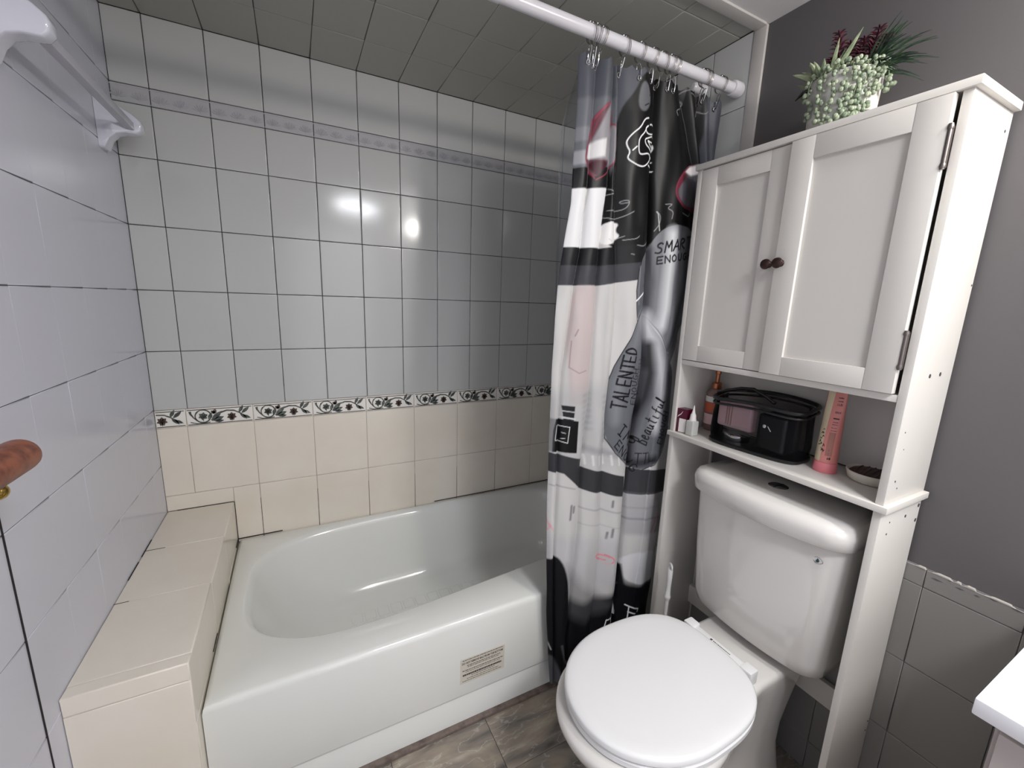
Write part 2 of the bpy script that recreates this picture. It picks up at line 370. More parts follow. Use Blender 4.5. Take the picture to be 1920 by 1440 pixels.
# ---- floor
fl = struct(MB().box(-.1, 1.83, YF, .08, -.08, -.0030).build('floor', M['grout_dark']))
fx = [0, .02, .325, .63, .93, 1.235, 1.54, 1.733]
for i in range(len(fx)-1):
    off = (-.965, -.79, -1.12)[i % 3] if fx[i] < .92 else (-.965 if i % 2 == 0 else -1.12)
    struct(tiles('stone_tiles', M['floor'], fl, (0, 0, -.003), (1, 0, 0), (0, 1, 0), (0, 0, 1), fx[i:i+2], steps(YF, 0, .305, off), gap=.0014, th=.003, bev=.0006, jit=.0001, shift=True))
# ---------------------------------------------------------------- printed picture of the curtain: strokes and shapes in metres (x, z)
PRINT=[
('P',[(.9897,2.0212),(1.9725,2.3253),(3.042,-1.4039),(1.1011,-.2527)],(186,184,182),.0025,1),
('P',[(.9897,2.0212),(1.9725,2.3253),(2.1179,1.8182),(1.0081,1.6462)],(78,80,87),.0025,1),
('P',[(1.0291,1.8309),(1.2594,1.8834),(1.2664,1.7271),(1.2633,1.6652),(1.0401,1.6323)],(96,98,104),.0102,1),
('P',[(1.0327,1.7665),(1.1955,1.7994),(1.1951,1.7646),(1.0345,1.7343)],(120,121,126),.0068,.8),
('P',[(1.0357,1.7125),(1.1832,1.739),(1.1826,1.705),(1.0374,1.6807)],(150,150,153),.0068,.8),
('P',[(1.0378,1.6733),(1.2588,1.7096),(1.2643,1.6557),(1.0405,1.626)],(16,16,18),.0034,1),
('Q',[(1.2766,1.8615),(1.3163,1.912),(1.327,1.9508),(1.4013,1.9889),(1.4427,2.0166),(1.596,2.003),(1.6123,1.8612),(1.5956,1.7373),(1.8226,1.7725),(1.8944,1.4486),(1.5768,1.5621),(1.4823,1.5684),(1.4302,1.4938),(1.374,1.4969),(1.242,1.4933),(1.2454,1.6557),(1.2612,1.6855),(1.2715,1.7683)],(13,13,13),.0051,1),
('Q',[(1.3285,1.9383),(1.3594,1.9261),(1.3772,1.8969),(1.3483,1.8572),(1.3211,1.8713)],(95,96,100),.0051,1),
('P',[(1.5842,2.0422),(1.7532,2.0854),(1.8226,1.7725),(1.6003,1.738),(1.603,1.8594)],(70,72,80),.0068,1),
('Q',[(1.2424,1.8707),(1.2171,1.8536),(1.1899,1.8224),(1.1799,1.7771),(1.1637,1.72),(1.178,1.6963),(1.2033,1.6725),(1.2181,1.6895),(1.2535,1.7249),(1.256,1.7919),(1.2554,1.8505)],(96,62,70),.0034,1),
('P',[(1.2412,1.864),(1.227,1.843),(1.2063,1.7977),(1.1855,1.7524),(1.1708,1.7187),(1.2535,1.7249),(1.2505,1.7908),(1.2501,1.8493)],(140,138,141),.0068,1),
('P',[(1.2003,1.7656),(1.2335,1.7771),(1.2306,1.7317),(1.1745,1.7167),(1.1786,1.7512)],(205,203,203),.0068,1),
('S',[(1.2425,1.8694),(1.219,1.8515),(1.1951,1.8235),(1.1831,1.7803),(1.167,1.7232),(1.176,1.6986),(1.2033,1.6725)],(128,48,64),.0025,1,.0017),
('S',[(1.2359,1.8628),(1.2125,1.845),(1.197,1.8214)],(150,70,84),.0034,.8,.00212),
('S',[(1.21,1.8343),(1.1973,1.7985),(1.1909,1.7715)],(140,60,76),.0034,.7,.00127),
('Q',[(1.1782,1.7147),(1.2501,1.7216),(1.2235,1.6904),(1.2068,1.6743)],(58,24,34),.0051,.9),
('Q',[(1.2533,1.8176),(1.2666,1.815),(1.2775,1.7828),(1.2754,1.7313),(1.2514,1.7084),(1.2521,1.7753)],(135,133,136),.0051,.8),
('S',[(1.2494,1.8194),(1.2664,1.8163),(1.2778,1.7802),(1.272,1.728),(1.2421,1.6893),(1.2072,1.669)],(132,48,64),.002,1,.00153),
('Q',[(1.6082,1.7761),(1.5582,1.7617),(1.5167,1.7325),(1.4979,1.6923),(1.5051,1.66),(1.5451,1.6407),(1.5839,1.6361),(1.6646,1.6281),(1.6764,1.7022)],(84,40,52),.0051,1),
('Q',[(1.6383,1.7718),(1.5694,1.7514),(1.5392,1.721),(1.5095,1.6909),(1.5136,1.6642),(1.5485,1.6488),(1.5876,1.6428),(1.6943,1.6756)],(92,90,95),.0068,1),
('P',[(1.6367,1.7808),(1.5631,1.761),(1.5384,1.7405),(1.5718,1.7366),(1.6411,1.7568)],(215,210,210),.0068,1),
('S',[(1.5674,1.7632),(1.5254,1.7354),(1.4997,1.6955),(1.5073,1.6603),(1.5448,1.6422),(1.5886,1.6367)],(130,44,64),.0025,1,.00153),
('S',[(1.5369,1.7357),(1.5184,1.7073),(1.5095,1.6909)],(110,30,46),.0034,1,.00255),
('P',[(1.0406,1.6235),(1.1877,1.6446),(1.1765,1.5643),(1.1683,1.4884),(1.0485,1.4809)],(212,212,212),.0025,1),
('P',[(1.1931,1.6454),(1.2549,1.6543),(1.2497,1.5727),(1.2439,1.4935),(1.172,1.4874),(1.1843,1.579)],(212,212,212),.0025,1),
('Q',[(1.2429,1.5648),(1.3061,1.5719),(1.295,1.5461),(1.3124,1.5318),(1.2794,1.5067),(1.2411,1.5033)],(215,214,212),.0034,1),
('P',[(1.0323,1.4795),(1.1189,1.487),(1.242,1.4933),(1.4262,1.5243),(1.4353,1.455),(1.0349,1.4286)],(20,20,22),.0025,1),
('P',[(1.0347,1.434),(1.2465,1.4455),(1.4333,1.4706),(1.4401,1.4189),(1.3777,1.4124),(1.2422,1.3889),(1.0374,1.3822)],(58,58,62),.0025,1),
('P',[(1.1727,1.3857),(1.2402,1.3888),(1.2433,1.2917),(1.2355,1.1339),(1.234,1.0356),(1.1648,1.0447),(1.1487,1.2154),(1.1572,1.35)],(180,168,166),.0085,1),
('L',[(1.1606,1.2305),(1.1569,1.1534),(1.1866,1.1363),(1.2151,1.1429)],(130,105,108),.0017,.7,.00127),
('L',[(1.1767,1.2638),(1.1688,1.2456)],(120,90,95),.0017,.6,.0017),
('L',[(1.2779,1.3845),(1.2785,1.213),(1.2813,1.0316)],(170,169,168),.0136,.7,.00765),
('P',[(1.0707,1.0806),(1.3105,1.0969),(1.3963,.8034),(1.0832,.854)],(160,160,160),.051,.6),
('L',[(1.2135,1.067),(1.2412,1.0682)],(120,122,125),.0136,.4,.00425),
('L',[(1.2976,.97),(1.3275,.9704)],(120,122,125),.0136,.4,.00425),
('L',[(1.2149,1.0488),(1.2428,1.0499)],(120,122,125),.0136,.4,.00425),
('L',[(1.2994,.9507),(1.3294,.9508)],(120,122,125),.0136,.4,.00425),
('L',[(1.2164,1.0305),(1.2444,1.0314)],(120,122,125),.0136,.4,.00425),
('L',[(1.3013,.9312),(1.3314,.9311)],(120,122,125),.0136,.4,.00425),
('L',[(1.2179,1.0121),(1.246,1.0128)],(120,122,125),.0136,.4,.00425),
('L',[(1.3031,.9116),(1.3334,.9113)],(120,122,125),.0136,.4,.00425),
('L',[(1.2194,.9935),(1.2476,.9941)],(120,122,125),.0136,.4,.00425),
('L',[(1.2892,1.058),(1.3185,1.0592)],(120,122,125),.0136,.4,.00425),
('L',[(1.221,.9749),(1.2493,.9752)],(120,122,125),.0136,.4,.00425),
('L',[(1.291,1.0393),(1.3204,1.0403)],(120,122,125),.0136,.4,.00425),
('L',[(1.2225,.9561),(1.2509,.9562)],(120,122,125),.0136,.4,.00425),
('L',[(1.2928,1.0204),(1.3224,1.0212)],(120,122,125),.0136,.4,.00425),
('L',[(1.2314,.8966),(1.3964,.8444)],(130,130,132),.0136,.55,.0102),
('L',[(1.2376,.8713),(1.242,.8425)],(225,224,222),.0051,.5,.0034),
('L',[(1.2628,.8676),(1.2674,.8385)],(225,224,222),.0051,.5,.0034),
('L',[(1.2884,.8639),(1.2932,.8345)],(225,224,222),.0051,.5,.0034),
('L',[(1.3145,.8601),(1.3196,.8304)],(225,224,222),.0051,.5,.0034),
('L',[(1.3412,.8562),(1.3464,.8262)],(225,224,222),.0051,.5,.0034),
('L',[(1.3683,.8522),(1.3738,.8219)],(225,224,222),.0051,.5,.0034),
('P',[(1.1424,1.0402),(1.1807,1.0369),(1.1803,.9909),(1.1493,.9941)],(30,30,32),.0025,1),
('L',[(1.1435,1.0239),(1.1801,1.0189)],(170,170,170),.0017,1,.0017),
('L',[(1.141,1.0047),(1.1837,.9971)],(190,190,190),.0017,1,.00255),
('P',[(1.1225,1.0017),(1.198,.989),(1.1999,.8871),(1.1178,.8988),(1.1174,.9649)],(13,13,13),.0025,1),
('P',[(1.0748,1.0066),(1.1244,1.0015),(1.1216,.8983),(1.0804,.9041)],(70,70,72),.0068,.6),
('L',[(1.1276,.98),(1.17,.9721),(1.1658,.9224),(1.1249,.9344),(1.1276,.98)],(225,225,225),.0017,1,.00085),
('L',[(1.1462,.9566),(1.1578,.9535)],(225,225,225),.0017,1,.00068),
('L',[(1.1455,.9384),(1.1571,.937)],(225,225,225),.0017,1,.00068),
('L',[(1.198,.989),(1.1999,.8871)],(190,190,190),.0017,.6,.00127),
('L',[(1.2285,.9314),(1.2293,.8969)],(13,13,13),.0017,1,.0034),
('P',[(1.0622,.9067),(1.118,.8954),(1.1569,.8831),(1.2219,.8631),(1.2242,.8347),(1.404,.7757),(1.4125,.6993),(1.2303,.7587),(1.161,.8241),(1.1218,.8341),(1.0651,.8502)],(50,50,53),.0025,1),
('P',[(1.4081,.8015),(1.6249,.7624),(1.6325,.6747),(1.419,.7038)],(55,55,58),.0025,1),
('L',[(1.1166,.7939),(1.205,.7671)],(120,120,122),.0051,.7,.0017),
('L',[(1.2354,.6938),(1.4092,.6433)],(140,140,142),.0051,.7,.00255),
('L',[(1.24,.6371),(1.4081,.588)],(150,150,152),.0051,.6,.0017),
('L',[(1.4316,.6125),(1.5975,.5814)],(110,110,116),.0068,.7,.0034),
('L',[(1.4271,.6532),(1.5909,.6289)],(150,150,155),.0068,.7,.00255),
('P',[(1.421,.7073),(1.6107,.6768),(1.6201,.5164),(1.4386,.5504)],(130,130,136),.017,.5),
('L',[(1.1949,.7115),(1.1921,.6666)],(95,95,97),.0051,.8,.00425),
('L',[(1.2055,.7056),(1.2048,.6876)],(95,95,97),.0051,.8,.00425),
('L',[(1.3596,.6964),(1.3592,.6772)],(95,95,97),.0051,.8,.00425),
('L',[(1.3504,.582),(1.3477,.5629)],(95,95,97),.0051,.8,.00425),
('L',[(1.3677,.5936),(1.3658,.5663)],(95,95,97),.0051,.8,.00425),
('L',[(1.5845,.599),(1.5686,.5606),(1.5567,.5318)],(190,120,130),.0025,1,.00255),
('L',[(1.5969,.5858),(1.5785,.5265)],(120,30,50),.0017,1,.00127),
('L',[(1.1117,.6847),(1.1211,.6557)],(205,140,150),.0034,.7,.00212),
('L',[(1.1206,.6648),(1.1339,.6382)],(205,140,150),.0034,.7,.00212),
('L',[(1.1161,.6425),(1.1251,.6548)],(205,140,150),.0034,.7,.00212),
('P',[(1.0766,.6307),(1.4373,.5405),(1.4591,.3454),(1.0853,.4632)],(170,170,172),.034,.5),
('S',[(1.3494,.4845),(1.3491,.4835),(1.3477,.4828),(1.3456,.4827),(1.343,.483),(1.3401,.4838),(1.3374,.485)],(216,150,156),.0024,.85,.00153),
('S',[(1.3514,.4806),(1.3481,.4803),(1.3439,.4809),(1.3395,.4821),(1.3353,.4839),(1.3318,.4861),(1.3295,.4883)],(206,88,104),.0024,.85,.00153),
('S',[(1.3449,.4787),(1.3389,.4805),(1.3331,.4829),(1.3284,.4858),(1.3252,.4889),(1.324,.4916),(1.3249,.4938)],(216,150,156),.0024,.85,.00153),
('S',[(1.331,.4819),(1.325,.4856),(1.321,.4894),(1.3195,.4929),(1.3205,.4956),(1.3241,.4973),(1.3298,.4977)],(206,88,104),.0024,.85,.00153),
('S',[(1.3168,.49),(1.3149,.4942),(1.3162,.4975),(1.3206,.4995),(1.3274,.5),(1.3359,.4989),(1.3452,.4963)],(216,150,156),.0024,.85,.00153),
('S',[(1.3119,.4993),(1.317,.5017),(1.325,.5023),(1.335,.501),(1.3459,.498),(1.3562,.4936),(1.3649,.4883)],(206,88,104),.0024,.85,.00153),
('S',[(1.3226,.5046),(1.3341,.5031),(1.3466,.4997),(1.3585,.4946),(1.3684,.4885),(1.375,.4822),(1.3776,.4764)],(216,150,156),.0024,.85,.00153),
('S',[(1.3472,.5013),(1.3607,.4956),(1.3719,.4888),(1.3794,.4816),(1.3823,.4751),(1.3801,.4699),(1.3732,.4669)],(206,88,104),.0024,.85,.00153),
('S',[(1.3754,.489),(1.3839,.481),(1.3871,.4737),(1.3847,.468),(1.3769,.4646),(1.3648,.4639),(1.35,.4661)],(216,150,156),.0024,.85,.00153),
('Q',[(1.1915,.3804),(1.2825,.3294),(1.3503,.3421),(1.4107,.3351),(1.4297,.3866),(1.4493,.3657),(1.5244,.3337),(1.5828,.3334),(1.6926,.3067),(1.8409,-.6915),(1.1011,-.2527),(1.0733,.3137)],(15,16,20),.0306,1),
('P',[(1.1868,.5087),(1.265,.4066),(1.4022,.2993),(1.2887,.254),(1.2185,.3004)],(90,90,94),.0374,.5),
('Q',[(1.4268,.4816),(1.6155,.4524),(1.6106,.3294),(1.538,.3294),(1.4701,.3593),(1.4367,.3909)],(205,204,206),.0068,1),
('P',[(1.4076,.4352),(1.437,.433),(1.4508,.3523),(1.4155,.3591)],(20,20,24),.0085,1),
('Q',[(1.1396,.5465),(1.1732,.5278),(1.1995,.4468),(1.2148,.3221),(1.2135,.1879),(1.118,.2264),(1.101,.5332)],(18,18,22),.0068,1),
('Q',[(1.1536,.1852),(1.1828,.1266),(1.2113,.0272),(1.1991,-.0558),(1.1538,-.0333),(1.1391,.1454)],(95,96,102),.0085,.9),
('L',[(1.1907,.2034),(1.2082,.137),(1.2385,.0851)],(90,92,98),.0051,.8,.00425),
('L',[(1.1378,.2389),(1.1528,.1979)],(200,200,200),.0025,.7,.0017),
('L',[(1.3587,.2021),(1.3689,.2462),(1.399,.2353),(1.4063,.2107),(1.3719,.2146)],(228,228,228),.0017,1,.00221),
('L',[(1.4121,.2262),(1.4133,.2869),(1.4216,.3014),(1.4266,.2298)],(228,228,228),.0017,1,.00221),
('L',[(1.4029,.2208),(1.4071,.276)],(228,228,228),.0017,1,.00221),
('L',[(1.4598,.2711),(1.5261,.2327)],(228,228,228),.0017,1,.00221),
('L',[(1.4761,.2611),(1.4739,.2128)],(228,228,228),.0017,1,.00221),
('L',[(1.4734,.2398),(1.5092,.2205)],(228,228,228),.0017,1,.00221),
('L',[(1.5261,.2327),(1.522,.2228)],(228,228,228),.0017,1,.00221),
('Q',[(1.4198,1.5068),(1.3936,1.4755),(1.3792,1.4358),(1.3772,1.381),(1.3871,1.3336),(1.3989,1.29),(1.4322,1.3068),(1.4479,1.3596),(1.4336,1.5018)],(88,90,95),.0025,1),
('L',[(1.4198,1.5068),(1.3936,1.4755),(1.3792,1.4358),(1.3772,1.381),(1.3871,1.3336),(1.3989,1.29)],(20,20,22),.0017,1,.00153),
('L',[(1.3858,1.4518),(1.3879,1.3814),(1.397,1.3419)],(150,152,156),.0051,.6,.0017),
('L',[(1.3829,1.351),(1.419,1.3763)],(225,225,225),.0017,1,.00255),
('S',[(1.4237,1.3393),(1.4395,1.3412),(1.4425,1.3488),(1.4376,1.3562),(1.4214,1.3571)],(15,15,18),.0017,1,.00136),
('S',[(1.4193,1.3739),(1.4242,1.3667),(1.4323,1.3655),(1.4396,1.3717),(1.4364,1.3805),(1.4261,1.3831),(1.4193,1.3739)],(15,15,18),.0017,1,.00136),
('S',[(1.4161,1.3994),(1.4209,1.3922),(1.429,1.3911),(1.4362,1.3974),(1.4331,1.406),(1.4228,1.4085),(1.4161,1.3994)],(15,15,18),.0017,1,.00136),
('S',[(1.4149,1.4319),(1.4129,1.4245),(1.4197,1.4176),(1.4295,1.4182),(1.4324,1.4271),(1.4275,1.4341),(1.4226,1.4338),(1.4235,1.4266)],(15,15,18),.0017,1,.00136),
('Q',[(1.4457,1.5431),(1.4815,1.5745),(1.5367,1.5897),(1.5975,1.5835),(1.6779,1.5554),(1.6734,1.4365),(1.637,1.3484),(1.5918,1.2514),(1.5461,1.1761),(1.5184,1.2172),(1.4836,1.2638),(1.4359,1.3135),(1.4389,1.3593),(1.4417,1.4237),(1.4309,1.4892)],(112,113,117),.0025,1),
('L',[(1.5116,1.5557),(1.5118,1.4601),(1.5098,1.3282),(1.5005,1.2774)],(205,206,208),.0374,.95,.017),
('L',[(1.5626,1.5607),(1.5639,1.4304),(1.5481,1.3119),(1.5438,1.2255)],(150,151,155),.0204,.6,.0085),
('L',[(1.4379,1.5022),(1.4505,1.4082),(1.4499,1.3269)],(62,63,68),.0204,.9,.0102),
('L',[(1.5937,1.5476),(1.5984,1.3986),(1.5702,1.295),(1.5452,1.1991)],(60,61,66),.0204,.85,.0102),
('L',[(1.4334,1.3151),(1.4836,1.2638),(1.5184,1.2172),(1.5461,1.1761),(1.5818,1.2515)],(15,15,18),.0017,1,.0017),
('L',[(1.4607,1.563),(1.4496,1.6106),(1.4445,1.616)],(200,200,200),.0017,.8,.00136),
('P',[(1.5426,1.1833),(1.5705,1.2603),(1.59,1.2952),(1.5909,1.2249),(1.5685,1.1755),(1.5519,1.1366)],(95,96,98),.0034,.9),
('Q',[(1.4205,1.3295),(1.3995,1.2851),(1.3636,1.2196),(1.3305,1.1494),(1.313,1.0934),(1.3058,.9952),(1.32,.9148),(1.3535,.8653),(1.4135,.8157),(1.444,.7957),(1.4786,.7882),(1.5319,.7972),(1.579,.8432),(1.5897,.9292),(1.5883,1.043),(1.5822,1.1172),(1.5496,1.1689),(1.4963,1.2399),(1.452,1.2938)],(96,98,103),.0025,1),
('L',[(1.4376,1.3003),(1.4793,1.2263),(1.5126,1.156),(1.5326,1.0471),(1.5181,.9371)],(190,191,194),.0442,.9,.0187),
('L',[(1.4183,1.2935),(1.3882,1.1942),(1.347,1.0947),(1.3467,.9736)],(128,130,135),.0306,.7,.0136),
('L',[(1.4653,1.2094),(1.4791,1.1221),(1.4658,1.0429),(1.437,.9733),(1.4258,.9107),(1.4269,.8211)],(22,22,26),.0272,.95,.017),
('L',[(1.5595,1.1183),(1.5789,.9686),(1.5683,.8641)],(70,72,78),.017,.7,.0085),
('L',[(1.4422,.8112),(1.5292,.8171)],(28,28,32),.0204,.8,.0153),
('L',[(1.4205,1.3295),(1.3995,1.2851),(1.3636,1.2196),(1.3305,1.1494),(1.313,1.0934),(1.3058,.9952),(1.32,.9148),(1.3535,.8653),(1.4139,.8118)],(15,15,18),.0017,1,.00153),
('L',[(1.4786,.7882),(1.5319,.7972),(1.579,.8432),(1.5897,.9292)],(15,15,18),.0017,1,.00153),
('L',[(1.3292,1.0172),(1.3325,1.0375)],(12,12,14),.0017,1,.00289),
('L',[(1.3309,1.0274),(1.3823,1.0177)],(12,12,14),.0017,1,.00289),
('L',[(1.3848,1.0331),(1.335,1.0526),(1.3878,1.0523)],(12,12,14),.0017,1,.00289),
('L',[(1.367,1.0394),(1.3691,1.0526)],(12,12,14),.0017,1,.00289),
('L',[(1.3375,1.0676),(1.3888,1.0588),(1.3912,1.0735)],(12,12,14),.0017,1,.00289),
('L',[(1.3444,1.1099),(1.3416,1.0927),(1.3929,1.0844),(1.3957,1.1019)],(12,12,14),.0017,1,.00289),
('L',[(1.367,1.0886),(1.3693,1.1031)],(12,12,14),.0017,1,.00289),
('L',[(1.3969,1.1098),(1.3456,1.1177),(1.3997,1.1273),(1.3484,1.1348)],(12,12,14),.0017,1,.00289),
('L',[(1.3497,1.1425),(1.353,1.1624)],(12,12,14),.0017,1,.00289),
('L',[(1.3513,1.1525),(1.4026,1.1453)],(12,12,14),.0017,1,.00289),
('L',[(1.3565,1.1842),(1.3537,1.1672),(1.405,1.1604),(1.4077,1.1777)],(12,12,14),.0017,1,.00289),
('L',[(1.3791,1.1638),(1.3814,1.1781)],(12,12,14),.0017,1,.00289),
('S',[(1.4089,1.1854),(1.3578,1.1918),(1.3674,1.2036),(1.3859,1.2058),(1.4056,1.1976),(1.4089,1.1854)],(12,12,14),.0017,1,.00289),
('L',[(1.401,1.0392),(1.4011,1.025),(1.4268,1.0192),(1.4267,1.0336)],(12,12,14),.0017,1,.00144),
('L',[(1.4139,1.0221),(1.4138,1.034)],(12,12,14),.0017,1,.00144),
('L',[(1.4267,1.04),(1.401,1.0455),(1.4265,1.0543),(1.4009,1.0596)],(12,12,14),.0017,1,.00144),
('S',[(1.4009,1.073),(1.406,1.0661),(1.4162,1.0628),(1.4264,1.0654),(1.4238,1.073),(1.411,1.0779),(1.4009,1.073)],(12,12,14),.0017,1,.00144),
('S',[(1.4008,1.0863),(1.4211,1.0834),(1.4262,1.0882),(1.421,1.0951),(1.4007,1.1002)],(12,12,14),.0017,1,.00144),
('S',[(1.4044,1.1185),(1.4006,1.1134),(1.4082,1.1062),(1.421,1.1037),(1.426,1.1097),(1.4209,1.1165),(1.4145,1.1177),(1.4145,1.1119)],(12,12,14),.0017,1,.00144),
('L',[(1.4259,1.1218),(1.4006,1.1265)],(12,12,14),.0017,1,.00144),
('L',[(1.4258,1.1358),(1.4005,1.1403)],(12,12,14),.0017,1,.00144),
('L',[(1.4132,1.1242),(1.4131,1.138)],(12,12,14),.0017,1,.00144),
('L',[(1.429,1.067),(1.4297,1.0528),(1.4509,1.0494),(1.4502,1.0638)],(12,12,14),.0017,.8,.00127),
('L',[(1.4403,1.0511),(1.4397,1.063)],(12,12,14),.0017,.8,.00127),
('L',[(1.4499,1.0702),(1.4287,1.0734),(1.4492,1.0845),(1.4281,1.0876)],(12,12,14),.0017,.8,.00127),
('S',[(1.4275,1.1009),(1.4319,1.0945),(1.4404,1.0921),(1.4486,1.0956),(1.4461,1.103),(1.4355,1.1068),(1.4275,1.1009)],(12,12,14),.0017,.8,.00127),
('S',[(1.4268,1.1143),(1.4435,1.1132),(1.4475,1.1185),(1.443,1.1249),(1.4262,1.1283)],(12,12,14),.0017,.8,.00127),
('S',[(1.4284,1.1469),(1.4256,1.1415),(1.4321,1.1349),(1.4425,1.1335),(1.4464,1.14),(1.4419,1.1464),(1.4367,1.147),(1.4369,1.1412)],(12,12,14),.0017,.8,.00127),
('L',[(1.4458,1.1521),(1.4249,1.1546)],(12,12,14),.0017,.8,.00127),
('L',[(1.4451,1.166),(1.4243,1.1684)],(12,12,14),.0017,.8,.00127),
('L',[(1.4353,1.1534),(1.4346,1.1672)],(12,12,14),.0017,.8,.00127),
('L',[(1.3798,.9604),(1.3929,.9486)],(12,12,14),.0017,1,.00238),
('L',[(1.3863,.9545),(1.3649,.9247)],(12,12,14),.0017,1,.00238),
('L',[(1.3585,.9307),(1.3714,.9186)],(12,12,14),.0017,1,.00238),
('L',[(1.3834,.9074),(1.4084,.9344),(1.4037,.9087),(1.4252,.9192),(1.4066,.8858)],(12,12,14),.0017,1,.00238),
('S',[(1.4123,.8805),(1.4343,.9109),(1.4493,.8921),(1.4415,.8814),(1.4222,.8941)],(12,12,14),.0017,1,.00238),
('L',[(1.3805,.8936),(1.3668,.9089),(1.349,.8877),(1.3626,.8723)],(12,12,14),.0017,1,.00195),
('L',[(1.3579,.8983),(1.3692,.8855)],(12,12,14),.0017,1,.00195),
('L',[(1.3687,.8654),(1.3868,.8867),(1.3826,.8497),(1.4008,.8711)],(12,12,14),.0017,1,.00195),
('S',[(1.4142,.8561),(1.4046,.8584),(1.3961,.8511),(1.3935,.8373),(1.4024,.8314),(1.414,.8395),(1.4142,.8561)],(12,12,14),.0017,1,.00195),
('S',[(1.4279,.8409),(1.4143,.8223),(1.4165,.8112),(1.4263,.8087),(1.4425,.8247)],(12,12,14),.0017,1,.00195),
('S',[(1.4599,.7989),(1.4565,.8091),(1.4447,.8094),(1.4353,.7986),(1.4389,.7859),(1.4488,.7833),(1.4535,.7888),(1.4473,.7957)],(12,12,14),.0017,1,.00195),
('L',[(1.4835,.8756),(1.4353,.9005),(1.4417,.9071),(1.458,.8975),(1.4592,.8882),(1.4687,.8945),(1.4858,.8858),(1.4835,.8756)],(12,12,14),.0017,1,.00221),
('S',[(1.4769,.8984),(1.4791,.9085),(1.4659,.9127),(1.4682,.9053),(1.4847,.8956),(1.4947,.8968),(1.49,.9055)],(12,12,14),.0017,1,.00221),
('S',[(1.4784,.9306),(1.4729,.9258),(1.4884,.9144),(1.5028,.9122),(1.4952,.9215),(1.4784,.9306),(1.5035,.9194),(1.5023,.923)],(12,12,14),.0017,1,.00221),
('S',[(1.4828,.9388),(1.5054,.9289),(1.5125,.9305),(1.5043,.9387),(1.4874,.9477),(1.5126,.9367),(1.5114,.9403)],(12,12,14),.0017,1,.00221),
('S',[(1.4749,.9703),(1.5163,.9496),(1.5212,.953)],(12,12,14),.0017,1,.00221),
('S',[(1.4869,.9584),(1.4906,.9689)],(12,12,14),.0017,1,.00221),
('S',[(1.5024,.9762),(1.5272,.9644),(1.5293,.9684)],(12,12,14),.0017,1,.00221),
('S',[(1.4955,1.0094),(1.4953,1.0033),(1.5394,.9816),(1.5587,.9701),(1.5525,.9705)],(12,12,14),.0017,1,.00221),
('S',[(1.5124,.9892),(1.5151,1.0003)],(12,12,14),.0017,1,.00221),
('S',[(1.519,1.0076),(1.542,.9983),(1.5491,1),(1.5408,1.008),(1.5236,1.0165),(1.5492,1.0062),(1.548,1.0097)],(12,12,14),.0017,1,.00221),
('S',[(1.5506,1.0147),(1.5232,1.0332),(1.5035,1.042),(1.5069,1.0368),(1.5519,1.0171),(1.5568,1.0206)],(12,12,14),.0017,1,.00221),
('L',[(1.536,.8917),(1.5335,.8783),(1.5628,.8668),(1.5653,.8803)],(12,12,14),.0017,1,.00195),
('L',[(1.5481,.8726),(1.5502,.8838)],(12,12,14),.0017,1,.00195),
('L',[(1.5664,.8863),(1.5371,.8977),(1.5689,.8998),(1.5396,.9109)],(12,12,14),.0017,1,.00195),
('S',[(1.542,.9235),(1.5467,.9158),(1.5582,.9103),(1.5709,.9103),(1.5692,.9181),(1.5549,.9258),(1.542,.9235)],(12,12,14),.0017,1,.00195),
('S',[(1.5443,.9361),(1.5679,.9286),(1.5749,.9319),(1.57,.9397),(1.5468,.9493)],(12,12,14),.0017,1,.00195),
('S',[(1.5545,.9658),(1.5491,.9619),(1.5568,.9532),(1.5715,.9479),(1.5787,.9524),(1.5738,.9601),(1.5664,.9627),(1.5654,.9572)],(12,12,14),.0017,1,.00195),
('L',[(1.5808,.9639),(1.5515,.9744)],(12,12,14),.0017,1,.00195),
('L',[(1.5833,.9772),(1.5539,.9875)],(12,12,14),.0017,1,.00195),
('L',[(1.5661,.9692),(1.5685,.9824)],(12,12,14),.0017,1,.00195),
('L',[(1.4497,.8479),(1.4709,.8479)],(12,12,14),.0017,1,.0017),
('L',[(1.4602,.8479),(1.4601,.8099)],(12,12,14),.0017,1,.0017),
('L',[(1.476,.8479),(1.4976,.848)],(12,12,14),.0017,1,.0017),
('L',[(1.4868,.848),(1.4867,.8096)],(12,12,14),.0017,1,.0017),
('L',[(1.5008,.8444),(1.5049,.813),(1.5244,.8168)],(12,12,14),.0017,1,.0017),
('S',[(1.4779,1.5258),(1.4711,1.5288),(1.4601,1.5217),(1.4613,1.5142),(1.4734,1.5123),(1.4745,1.5032),(1.4652,1.4965),(1.4548,1.4979)],(14,14,16),.0017,1,.00272),
('L',[(1.4856,1.501),(1.4915,1.5336),(1.4992,1.5166),(1.5097,1.5378),(1.5111,1.5067)],(14,14,16),.0017,1,.00272),
('L',[(1.5173,1.5081),(1.5324,1.543),(1.5415,1.5134)],(14,14,16),.0017,1,.00272),
('L',[(1.5218,1.5201),(1.5385,1.5239)],(14,14,16),.0017,1,.00272),
('S',[(1.5497,1.5152),(1.5536,1.548),(1.5705,1.5503),(1.5698,1.5389),(1.5545,1.5323),(1.5724,1.5203)],(14,14,16),.0017,1,.00272),
('L',[(1.5847,1.5551),(1.6117,1.5614)],(14,14,16),.0017,1,.00272),
('L',[(1.5981,1.5583),(1.5962,1.5255)],(14,14,16),.0017,1,.00272),
('L',[(1.4805,1.4887),(1.4625,1.4853),(1.463,1.4648),(1.4811,1.4681)],(14,14,16),.0017,1,.00238),
('L',[(1.4628,1.4751),(1.4778,1.4778)],(14,14,16),.0017,1,.00238),
('L',[(1.4893,1.4695),(1.4886,1.4902),(1.5076,1.4728),(1.5069,1.4936)],(14,14,16),.0017,1,.00238),
